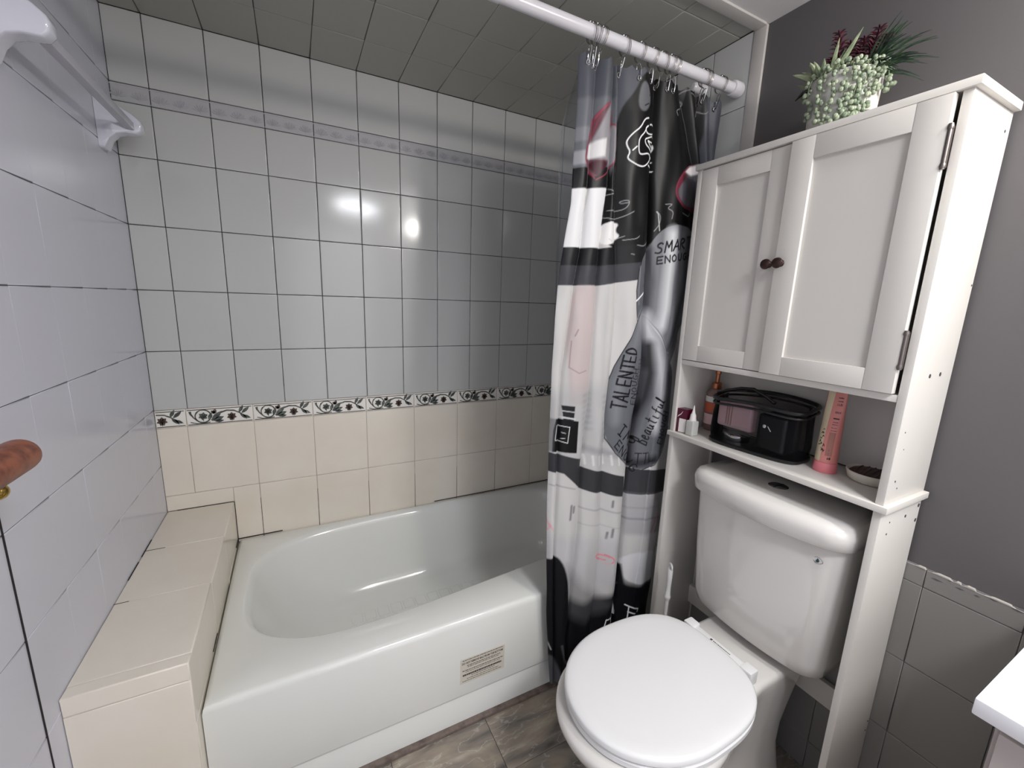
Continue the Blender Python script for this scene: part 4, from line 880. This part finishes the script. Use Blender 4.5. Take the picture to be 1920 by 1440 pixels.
MB().rings([rrect(1.486, 1.718, .206, .045, .798, .036), rrect(1.479, 1.720, .213, .05, .803, .036), rrect(1.477, 1.720, .215, .05, .836, .036), rrect(1.480, 1.719, .212, .05, .848, .036), rrect(1.487, 1.717, .206, .048, .857, .036), rrect(1.50, 1.714, .194, .044, .8625, .036), rrect(1.54, 1.70, .16, .036, .866, .03)]).build('tank_lid', M['china'], toi, smooth=True, ang=60)
bt = MB().lathe([(.0, .8672), (.0225, .8672), (.0245, .866), (.0245, .862)], (1.604, YT, 0), 'z', 32).build('flush_button', M['chrome'], toi, smooth=True)
MB().box(1.581, 1.627, YT-.0006, YT+.0006, .867, .8679).build('button_split', M['black'], bt)
# water-saving mark on the tank: outline, white drop frame, dark drop
xk = 1.5075; lg = MB(); ly, lz = -1.362, .759
def disc(mb, r0, r1, x, n=24, sy=1.25, sz=.9, sq=1.6):
    R = []
    for rr in (r0, r1):
        R.append([(x, ly+sy*rr*math.copysign(abs(math.cos(a))**(2/sq), math.cos(a)), lz+sz*rr*math.copysign(abs(math.sin(a))**(2/sq), math.sin(a))) for a in [2*math.pi*k/n for k in range(n)]])
    mb.rings(R, False, False)
lx_ = 1.503+.03*((ly-YT)/.204)**2+.002
disc(lg, .0085, .0096, lx_-.0016); lgo = lg.build('water_mark', M['steel'], toi)
d_ = MB(); d_.prism([(ly+.0035, lz-.003), (ly+.0005, lz+.0052), (ly-.0035, lz-.001), (ly-.002, lz-.0045), (ly+.0015, lz-.0048)], 'x', lx_-.0022, lx_-.0002); d_.build('drop', mat('teal_ink', (40, 70, 80), .5), lgo)
for s_ in (-1, 1):
    MB().lathe([(.013, 0), (.012, .010), (.008, .016), (.0, .019)], (1.40, YT+s_*.118, .0), 'z', 16).build('bolt_cap', M['china'], toi, smooth=True)

# ---- toilet brush standing beside the toilet
br_ = thing('toilet_brush', 'white toilet brush with a looped handle standing behind the toilet', 'toilet brush', (1.50, -.975, 0))
MB().lathe([(.0, .0), (.045, .0), (.048, .01), (.042, .12), (.038, .13), (.034, .128), (.034, .02), (0, .015)], (1.50, -.975, 0), 'z', 28).build('holder', M['brush'], br_, smooth=True, ang=50)
MB().lathe([(.0, .03), (.024, .035), (.028, .06), (.024, .10), (.008, .115), (.0062, .13), (.0062, .40)], (1.50, -.975, 0), 'z', 16).build('stick', M['brush'], br_, smooth=True)
hd = MB().lathe([(.0088, .385), (.0105, .392), (.0105, .398), (.0085, .401), (.0075, .43), (.0085, .465), (.009, .49), (.0075, .497)], (1.50, -.975, 0), 'z', 16)
hd.rings([[(1.50+(.010+.0042*math.cos(b))*math.cos(a)*.35+.0042*math.sin(b)*.9, -.975+(.0085+.0042*math.cos(b))*math.cos(a), .504+(.0085+.0042*math.cos(b))*math.sin(a)) for b in [2*math.pi*i/8 for i in range(8)]] for a in [2*math.pi*k/20 for k in range(21)]], False, False)
hd.build('handle', M['brush'], br_, smooth=True)

# ---- over-toilet cabinet
CX0, CX1, CYN, CYF = 1.530, 1.7285, -1.455, -.885
cab = thing('over_toilet_cabinet', 'tall white cabinet with two panelled doors and open shelf standing over the toilet', 'cabinet', (1.63, -1.165, 0))
DX0, DX1 = 1.722, 1.7228
def side(y0, y1, nm):
    o = MB().box(CX0, 1.7225, y0, y1, 0, .925).build('leg_panel', M['cab'], cab, bevel=.0012)
    MB().box(CX0, 1.7225, y0, y1, .9402, 1.7275).build('side_panel', M['cab'], cab, bevel=.0012)
side(CYN, CYN+.015, 'near'); side(CYF-.015, CYF, 'far')
MB().box(1.522, 1.7225, CYN-.010, CYF+.004, .9252, .940).build('shelf', M['cab'], cab, bevel=.0014)
MB().box(CX0+.001, 1.7215, CYN+.0152, CYF-.0152, 1.160, 1.175).build('bottom_board', M['cab'], cab, bevel=.0012)
MB().box(1.522, 1.7225, CYN-.010, CYF+.004, 1.7278, 1.7432).build('top_board', M['cab'], cab, bevel=.0014)
MB().box(1.716, 1.7215, CYN+.0152, CYF-.0152, 1.1752, 1.7272).build('back_panel', M['cab'], cab)
MB().box(1.7165, 1.7215, CYN+.0152, CYF-.0152, .9440, 1.1598).build('shelf_back_panel', M['cab'], cab)
MB().box(1.706, 1.7215, CYN+.0152, CYF-.0152, .256, .325).build('cross_rail', M['cab'], cab, bevel=.001)
def door(y0, y1, x0, hinge_s, knob_y, skew=0):
    z0, z1 = 1.1772, 1.7255; th = .016; st_, rl = .052, .052
    mb = MB()
    mb.box(x0, x0+th, y0, y0+st_, z0, z1).box(x0, x0+th, y1-st_, y1, z0, z1)
    fr = mb.build('door', M['cab'], cab, bevel=.0012)
    MB().box(x0+.0002, x0+th, y0+st_+.0002, y1-st_-.0002, z0, z0+rl-.006).build('door_rail', M['cab'], fr, bevel=.0008)
    MB().box(x0+.0002, x0+th, y0+st_+.0002, y1-st_-.0002, z1-rl+.003, z1).build('door_rail', M['cab'], fr, bevel=.0008)
    MB().box(x0+.0075, x0+.0125, y0+st_-.002, y1-st_+.002, z0+rl-.010, z1-rl+.006).build('door_inset', M['cab'], fr)
    MB().lathe([(.0, -.0225), (.0070, -.0222), (.0115, -.0195), (.0130, -.0155), (.0112, -.0115), (.0060, -.009), (.0052, -.003), (.0085, 0)], (x0, knob_y, 1.449), 'x', 24).build('knob', M['bronze'], fr, smooth=True)
    return fr
dn = door(-1.4335, -1.1565, 1.5185, 0, -1.172); df = door(-1.158+.0025, -.9015, 1.5300+.0004, 0, -1.136)
for z0, z1 in ((1.597, 1.674), (1.227, 1.305)):
    h_ = MB().tube([(1.5205, -1.4365, z0), (1.5205, -1.4365, z1)], .0038, 12)
    for zz_ in (z0+.006, z1-.006): h_.lathe([(.0045, -.004), (.0052, 0), (.0045, .004)], (1.5205, -1.4365, zz_), 'z', 12)
    h_.box(1.5205, 1.5295, -1.4392, -1.4372, z0+.004, z1-.004); h_.build('hinge', M['steel'], cab, smooth=True)
# unused cam and screw holes on the near side
for px_, pz, r in ((1.6125, 1.213, .0045), (1.662, 1.2145, .0045), (1.70, 1.69, .0028), (1.556, 1.098, .0016), (1.560, .990, .0022), (1.575, .972, .0018), (1.712, .905, .0046), (1.712, .868, .0046), (1.652, .891, .0036), (1.578, .892, .0018), (1.574, .865, .0022), (1.714, .30, .0022), (1.712, .272, .0022), (1.716, 1.40, .0022), (1.566, 1.06, .0012)):
    MB().lathe([(r, CYN-.0006), (r, CYN+.0002)], (px_, 0, pz), 'y', 12).build('screw_hole', M['cab_edge'], cab)

# ---- things on the open shelf (top at z .940)
ZS = .9402
bx = thing('small_carton', 'small dark red and white carton at the far end of the cabinet shelf', 'box', (1.555, -.92, ZS))
b0 = MB().prism([(1.537, -.9025), (1.566, -.9045), (1.573, -.936), (1.544, -.933)], 'z', ZS, ZS+.078).build('carton', M['maroon'], bx)
MB().prism([(1.5376, -.9110), (1.5386, -.9110), (1.5440, -.9325), (1.5430, -.9325)], 'z', ZS+.002, ZS+.046).build('white_panel', M['label_white'], b0)
sw = MB(); sw.tube([(1.5368, -.904, ZS+.050), (1.5378, -.909, ZS+.056), (1.5388, -.914, ZS+.060), (1.5400, -.920, ZS+.070)], [.0006, .0016, .0012, .0005], 6); sw.build('white_swoosh', M['label_white'], b0)
dr = thing('dropper_bottle', 'translucent square bottle with a pointed dropper cap beside the red carton', 'bottle', (1.550, -.952, ZS))
MB().box(1.536, 1.564, -.966, -.938, ZS, ZS+.048).build('bottle_body', M['clearb'], dr, bevel=.005, seg=3)
MB().lathe([(.0105, .044), (.0105, .051), (.0092, .056), (.0082, .067), (.0055, .071), (.0034, .082), (.0012, .096), (.0, .0965)], (1.550, -.952, ZS), 'z', 20).build('dropper_cap', M['label_white'], dr, smooth=True)
tb = thing('pump_bottle', 'tall clear bottle with copper pump and pink and red label behind the bag', 'bottle', (1.672, -.932, ZS))
MB().lathe([(.0, 0), (.026, .0), (.028, .004), (.028, .120), (.022, .132), (.012, .138), (.012, .142)], (1.672, -.932, ZS), 'z', 28).build('bottle_body', M['glassb'], tb, smooth=True)
MB().lathe([(.0283, .022), (.0283, .056)], (1.672, -.932, ZS), 'z', 28, False).build('pink_label', M['pale_pink'], tb, smooth=True)
MB().lathe([(.0284, .062), (.0284, .094)], (1.672, -.932, ZS), 'z', 28, False).build('red_label', M['orange'], tb, smooth=True)
MB().lathe([(.0283, .096), (.0283, .114)], (1.672, -.932, ZS), 'z', 28, False).build('white_label', M['label_white'], tb, smooth=True)
MB().lathe([(.0, .139), (.014, .139), (.015, .142), (.015, .156), (.012, .160), (.0065, .161), (.0065, .186), (.009, .188), (.009, .197), (.0, .198)], (1.672, -.932, ZS), 'z', 24).build('pump', M['copper'], tb, smooth=True)
# clear-sided make-up bag
bag = thing('makeup_bag', 'smoky clear plastic toiletry bag with black piping and handle on cabinet shelf', 'bag', (1.62, -1.12, ZS))
def bagring(z, ins, dx=0, dy=0, n=48, lean=0):
    P = []; cx, cy, a, b = 1.622, -1.118, .064-ins, .128-ins
    for k in range(n):
        t = 2*math.pi*k/n; c, s_ = math.cos(t), math.sin(t); q_ = (abs(c)**4+abs(s_)**4)**(-.25)
        x, y = c*q_*a, s_*q_*b; r_ = .10; P.append((cx+x*math.cos(r_)-y*math.sin(r_)+dx, cy+x*math.sin(r_)+y*math.cos(r_)+dy, z))
    return P
def bagtop(ins, dz=0): 
    P = bagring(0, ins); return [(x+.004, y, ZS+.148+dz+.010*math.sin((y+1.24)/.24*math.pi)-.012*max(0, (1.64-x)/.06)+(.006 if False else 0)) for x, y, z in P]
MB().rings([bagring(ZS+.0005, .004), bagring(ZS+.004, 0), bagring(ZS+.010, 0), bagring(ZS+.012, .006)]).build('base_piping', M['black'], bag, smooth=True)
MB().rings([bagring(ZS+.008, .004), bagring(ZS+.04, .001), bagring(ZS+.09, .003), bagtop(.006, -.006)], False, False).build('clear_wall', M['pvc'], bag, smooth=True)
tp = MB(); P_ = bagtop(0); tp.tube(P_+[P_[0], P_[1]], .0055, 8)
P2 = bagtop(0, -.014); tp.tube(P2+[P2[0], P2[1]], .0035, 8); tp.build('top_piping', M['black'], bag, smooth=True)
MB().rings([bagtop(.003), bagtop(.04, .004)], False, True).build('mesh_lid', M['pvc'], bag, smooth=True)
MB().tube([(1.588, -1.000, ZS+.146), (1.588, -1.03, ZS+.158), (1.590, -1.07, ZS+.172), (1.593, -1.105, ZS+.176), (1.598, -1.14, ZS+.162), (1.60, -1.165, ZS+.148)], .0048, 10).build('handle', M['black'], bag, smooth=True)
zp = MB(); zp.ball((1.566, -1.165, ZS+.088), .0052, 10, 6, (.4, 1, 1)); zp.tube([(1.565, -1.175, ZS+.09), (1.564, -1.185, ZS+.078)], .0016, 6); zp.build('zip_puller', M['chrome'], bag, smooth=True)
pc = thing('pink_pouch', 'pale pink pouch showing through the clear side of the toiletry bag', 'pouch', (1.592, -1.06, ZS+.052))
mbp = MB().box(1.5765, 1.607, -1.122, -1.014, ZS+.052, ZS+.134); mbp.build('pouch_body', M['pale_pink'], pc, bevel=.010, seg=4)
sb = MB(); 
for yy in (-1.045, -1.052, -1.060): sb.box(1.5755, 1.5768, yy-.0018, yy+.0018, ZS+.06, ZS+.124)
sb.build('stripe', mat('pouch_stripe', (186, 150, 142), .4), pc)
MB().tube([(1.576, -1.024, ZS+.062), (1.5752, -1.068, ZS+.059), (1.576, -1.112, ZS+.064)], .0012, 6).build('seam', M['label_white'], pc, smooth=True)
dk = MB().box(1.580, 1.66, -1.215, -1.135, ZS+.014, ZS+.118).build('dark_pouch', M['black'], None, bevel=.012, seg=4)
recentre(dk, (1.62, -1.18, ZS+.014)); tag(dk, 'black pouch filling the right half of the toiletry bag', 'pouch')
tn = MB().lathe([(.0, .0), (.030, .0), (.031, .003), (.031, .018), (.029, .020), (.0, .021)], (1.612, -1.062, ZS+.0125), 'z', 32, sy=1.2).build('silver_tin', M['chrome'], None, smooth=True, ang=40)
recentre(tn, (1.612, -1.062, ZS+.0125)); tag(tn, 'shiny silver tin lying beneath the pink pouch in the bag', 'tin')
# pink tube standing on its cap
tu = thing('pink_tube', 'pink and cream squeeze tube standing on its cap on cabinet shelf', 'tube', (1.632, -1.292, ZS))
tcx, tcy = 1.632, -1.292
def tring(z, a, b, n=40): return [(tcx+a*math.cos(2*math.pi*k/n), tcy+b*math.sin(2*math.pi*k/n), z) for k in range(n)]
MB().rings([tring(ZS, .0245, .0245), tring(ZS+.002, .0255, .0255), tring(ZS+.024, .0245, .0245), tring(ZS+.026, .0235, .0235)]).build('cap', M['pink'], tu, smooth=True, ang=50)
bodyv = [tring(ZS+.0265, .0235, .0235), tring(ZS+.030, .0242, .0242), tring(ZS+.08, .0215, .0232), tring(ZS+.14, .014, .0225), tring(ZS+.19, .006, .0218), tring(ZS+.210, .0022, .0215), tring(ZS+.217, .0018, .0214)]
tbody = MB().rings(bodyv).build('tube_body', M['tube_pink'], tu, smooth=True, ang=50)
def on_tube(a_deg, z, off=.0005):
    zs = [0.0265, .030, .08, .14, .19, .210, .217]; A = [.0235, .0242, .0215, .014, .006, .0022, .0018]; B = [.0235, .0242, .0232, .0225, .0218, .0215, .0214]
    a = math.radians(a_deg); ea, eb = np.interp(z, zs, A)+off, np.interp(z, zs, B)+off
    return (tcx+ea*math.cos(a), tcy+eb*math.sin(a), ZS+z)
def tube_patch(a0, a1, z0, z1, name, m, off=.0005, na=8, nz_=12):
    R = [[on_tube(a0+(a1-a0)*k/na, z0+(z1-z0)*j/nz_, off) for k in range(na+1)] for j in range(nz_+1)]
    return MB().rings(R, False, False, close=False).build(name, m, tbody, smooth=True)
tube_patch(120, 172, .028, .216, 'cream_side', M['tube_cream'], .0004)
tube_patch(192, 226, .045, .105, 'copper_panel', M['tube_panel'], .0004)
ik = MB()
def dash(a0, a1, z0, z1):
    R = [[on_tube(a0+(a1-a0)*k/6, z, .0008) for k in range(7)] for z in (z0, z1)]; ik.rings(R, False, False, close=False)
dash(194, 226, .1385, .1415); rnd = random.Random(11)
for z_, h_ in ((.153, .006), (.172, .006), (.182, .003), (.190, .003), (.130, .002), (.124, .002), (.116, .0016), (.109, .0016)):
    a = 196
    while a < 224:
        w_ = rnd.uniform(1.5, 4) if h_ > .004 else rnd.uniform(2, 6); dash(a, min(a+w_, 226), z_, z_+h_*rnd.uniform(.6, 1)); a += w_+(4 if h_ > .004 else 2)
dash(214, 222, .036, .042); dash(206, 211, .036, .041)
for k in range(7): dash(206, 206.9+k % 3*2, .045+k*.003, .0462+k*.003)
for (a, z_, da, dz) in ((150, .098, 10, .006), (158, .103, 8, -.006), (148, .088, 12, -.004), (160, .09, 10, .006), (150, .076, 6, .008), (157, .07, 10, .008), (166, .064, 9, -.008), (172, .066, 10, .01), (168, .055, 12, .006), (178, .06, 7, -.008), (154, .108, 12, .003), (145, .068, 8, .004)):
    ik.tube([on_tube(a, z_, .0006), on_tube(a+da*.5, z_+dz*.8, .0006), on_tube(a+da, z_+dz*.2, .0006)], .0008, 5)
ik.build('tube_lettering', M['ink'], tbody)
# shallow dish
dsh = thing('shallow_dish', 'shallow cream dish holding a dark brown bar, at near end of shelf', 'dish', (1.66, -1.378, ZS))
MB().lathe([(.0, .0), (.040, .0), (.046, .004), (.0505, .018), (.0515, .024), (.0495, .0245), (.0475, .020), (.042, .008), (.0, .0065)], (1.664, -1.378, ZS), 'z', 48).build('dish_bowl', M['dish'], dsh, smooth=True, ang=60)
bb = MB(); bb.rings([[(1.664+r*math.cos(a), -1.378+r*math.sin(a), z) for a in [2*math.pi*k/32 for k in range(32)]] for r, z in ((.034, ZS+.009), (.0425, ZS+.012), (.0445, ZS+.019), (.040, ZS+.0235), (.02, ZS+.026))])
bo = bb.build('brown_bar', M['brown'], None, smooth=True); recentre(bo, (1.664, -1.378, ZS+.009)); tag(bo, 'dark brown ridged bar lying in the cream dish', 'soap bar')
rb = MB()
for k in range(6):
    y = -1.405+k*.011; L_ = math.sqrt(max(0, .04**2-(y+1.378)**2)); rb.tube([(1.664-L_, y-.004, ZS+.0235), (1.664, y, ZS+.0268), (1.664+L_, y+.004, ZS+.0235)], .0018, 6)
rbo = rb.build('ridges', M['brown'], bo, smooth=True)

# ---- plant pot on top of the cabinet
ZP = 1.7436; pxc, pyc = 1.630, -1.192
pl = thing('succulent_pot', 'cement pot of artificial succulents standing on top of the white cabinet', 'potted plant', (pxc, pyc, ZP))
MB().lathe([(.0, 0), (.060, 0), (.064, .004), (.069, .11), (.0695, .122), (.064, .122), (.063, .112), (.0, .110)], (pxc, pyc, ZP), 'z', 40).build('pot', M['pot'], pl, smooth=True, ang=50)
so_ = MB(); so_.ball((pxc, pyc, ZP+.108), .060, 20, 8, (1, 1, .35)); so_.build('moss', M['soil'], pl, smooth=True)
rnd = random.Random(21)
def blade(mb, base, tip, w_, th=.25, n=6, bend=(0, 0, 0), seg=7):
    base, tip, bend = Vector(base), Vector(tip), Vector(bend); pts = []; rr = []
    for i in range(seg+1):
        t = i/seg; pts.append(base.lerp(tip, t)+bend*math.sin(math.pi*t)); rr.append(max(.0004, w_*(math.sin(math.pi*(.22+.78*t))**.8 if t < 1 else .02)))
    mb.tube(pts, rr, n)
# hanging strings of pearls
def strand(mb, bm_, a, drop, r0=.0705, out=.012, swirl=0):
    pts = []; n = max(3, int(drop/.008))
    start = Vector((pxc+.045*math.cos(a), pyc+.045*math.sin(a), ZP+.120)); pts.append(start)
    pts.append(Vector((pxc+(r0+.002)*math.cos(a), pyc+(r0+.002)*math.sin(a), ZP+.130)))
    for i in range(1, n+1):
        aa = a+swirl*i/n; rr = r0+out*(.5+.5*math.sin(i*.5)); z = ZP+.124-drop*i/n
        pts.append(Vector((pxc+rr*math.cos(aa), pyc+rr*math.sin(aa), max(z, ZP+.006))))
    bm_.tube(pts, .0009, 5)
    for i, p in enumerate(pts[1:]):
        for q_ in range(1 if i % 2 else 2):
            d = Vector((rnd.uniform(-1, 1), rnd.uniform(-1, 1), rnd.uniform(-.6, .8))).normalized()*.0065
            c = p+d
            if math.hypot(c.x-pxc, c.y-pyc) < r0+.004: c.x = pxc+(c.x-pxc)*(r0+.006)/math.hypot(c.x-pxc, c.y-pyc); c.y = pyc+(c.y-pyc)*(r0+.006)/max(1e-6, math.hypot(c.x-pxc, c.y-pyc))
            s_ = rnd.uniform(.0036, .0052)
            mb.ball((c.x, c.y, max(c.z, ZP+.005)), s_, 8, 6, (1, rnd.uniform(.9, 1.3), rnd.uniform(.9, 1.2)))
pe, vi = MB(), MB()
for a_deg, drop in ((152, .085), (176, .10), (192, .115), (204, .118), (214, .122), (224, .120), (234, .123), (244, .118), (256, .06), (274, .055), (292, .045)):
    strand(pe, vi, math.radians(a_deg), drop, swirl=rnd.uniform(-.1, .15))
for _ in range(20):      # pearls heaped over the rim and lying on the cabinet top
    a = math.radians(rnd.uniform(165, 275)); r_ = rnd.uniform(.030, .072); pe.ball((pxc+r_*math.cos(a), pyc+r_*math.sin(a), ZP+rnd.uniform(.128, .142)-.1*max(0, r_-.06)), rnd.uniform(.0045, .0062), 8, 6)
for _ in range(34):
    a = math.radians(rnd.uniform(196, 250)); r_ = rnd.uniform(.076, .098); pe.ball((max(1.5265, pxc+r_*math.cos(a)), pyc+r_*math.sin(a), ZP+rnd.uniform(.0055, .018)), rnd.uniform(.0045, .006), 8, 6)
pe.build('string_of_pearls', M['pearl'], pl, smooth=True); vi.build('trailing_stems', M['aloe'], pl, smooth=True)
al_ = MB(); bc = Vector((pxc-.034, pyc+.034, ZP+.116))
for ay, el, ln in ((62, 6, .085), (78, 24, .074), (92, 44, .070), (112, 60, .062), (140, 66, .058), (165, 46, .060), (188, 34, .058), (122, 30, .072), (62, 50, .06), (40, 30, .07), (205, 55, .055)):
    a, e_ = math.radians(ay), math.radians(el); d = Vector((math.cos(a)*math.cos(e_), math.sin(a)*math.cos(e_), math.sin(e_))); blade(al_, bc, bc+d*ln, .0070, bend=(0, 0, -.006 if el < 30 else .004))
for (dy, dz, ln) in ((-.006, .095, .0055), (-.052, .094, .006), (-.024, .068, .0045)):
    blade(al_, bc+Vector((.004, -.012, 0)), bc+Vector((.01, -.012+dy, dz)), ln)
al_.build('aloe', M['aloe'], pl, smooth=True)
rd = MB()
for (by, bx_, h_) in ((.030, .012, .118), (.010, .02, .088), (-.014, .015, .082), (-.034, .018, .092), (-.048, .015, .066), (0, .03, .07), (.04, .02, .07)):
    b_ = Vector((pxc+bx_*.5, pyc+by*.6, ZP+.112)); t_ = Vector((pxc+bx_, pyc+by*1.25, ZP+.118+h_)); rd.tube([b_, (b_+t_)/2, t_], .0016, 5)
    for i in range(9):
        c = b_.lerp(t_, .25+.75*i/8)
        for q_ in range(6):
            a = 2*math.pi*(q_/6+i*.13); L_ = .030*(1-.5*i/8); blade(rd, c, c+Vector((math.cos(a)*L_, math.sin(a)*L_, L_*.35)), .0022, seg=4, n=4, bend=(0, 0, .003))
rd.build('red_succulent', M['red_leaf'], pl, smooth=True)
gs = MB()
for i in range(64):
    a = rnd.uniform(-1, 1); ln = rnd.uniform(.06, .118); ey = -rnd.uniform(.35, 1.0); ez = rnd.uniform(-.25, 1.25); ex = rnd.uniform(-.45, .35)
    d = Vector((ex, ey, ez)).normalized(); b_ = Vector((pxc+.012+rnd.uniform(-.012, .012), pyc-.034+rnd.uniform(-.01, .01), ZP+.112))
    t_ = b_+d*ln
    if t_.x > 1.72: t_.x = 1.72
    blade(gs, b_, t_, rnd.uniform(.0014, .0026), seg=6, n=4, bend=(0, 0, .018))
gs.build('grass_tuft', M['grass'], pl, smooth=True)
tg = MB().tube([(pxc-.045, pyc+.045, ZP+.112), (pxc-.052, pyc+.064, ZP+.108), (pxc-.050, pyc+.082, ZP+.098)], [.004, .005, .001], 6); tg.build('black_leaf', M['black'], pl, smooth=True)

# ---- vanity, only its corner is in view
va = thing('bathroom_vanity', 'greige vanity cabinet with white worktop at the right edge', 'vanity', (1.5, -2.0, 0))
MB().box(1.318, 1.724, -2.42, -1.700, .09, .768).build('body', M['vanity'], va, bevel=.002)
MB().box(1.34, 1.724, -2.40, -1.72, 0, .09).build('plinth', M['dark_slot'], va)
MB().box(1.325, 1.724, -2.41, -1.706, .768, .7735).build('gap', M['dark_slot'], va)
MB().box(1.291, 1.724, -2.44, -1.679, .7735, .800).build('worktop', M['counter'], va, bevel=.003)
MB().box(1.3045, 1.3178, -2.06, -1.706, .12, .760).build('door', M['vanity'], va, bevel=.002)
MB().box(1.3045, 1.3178, -2.414, -2.064, .12, .760).build('door', M['vanity'], va, bevel=.002)
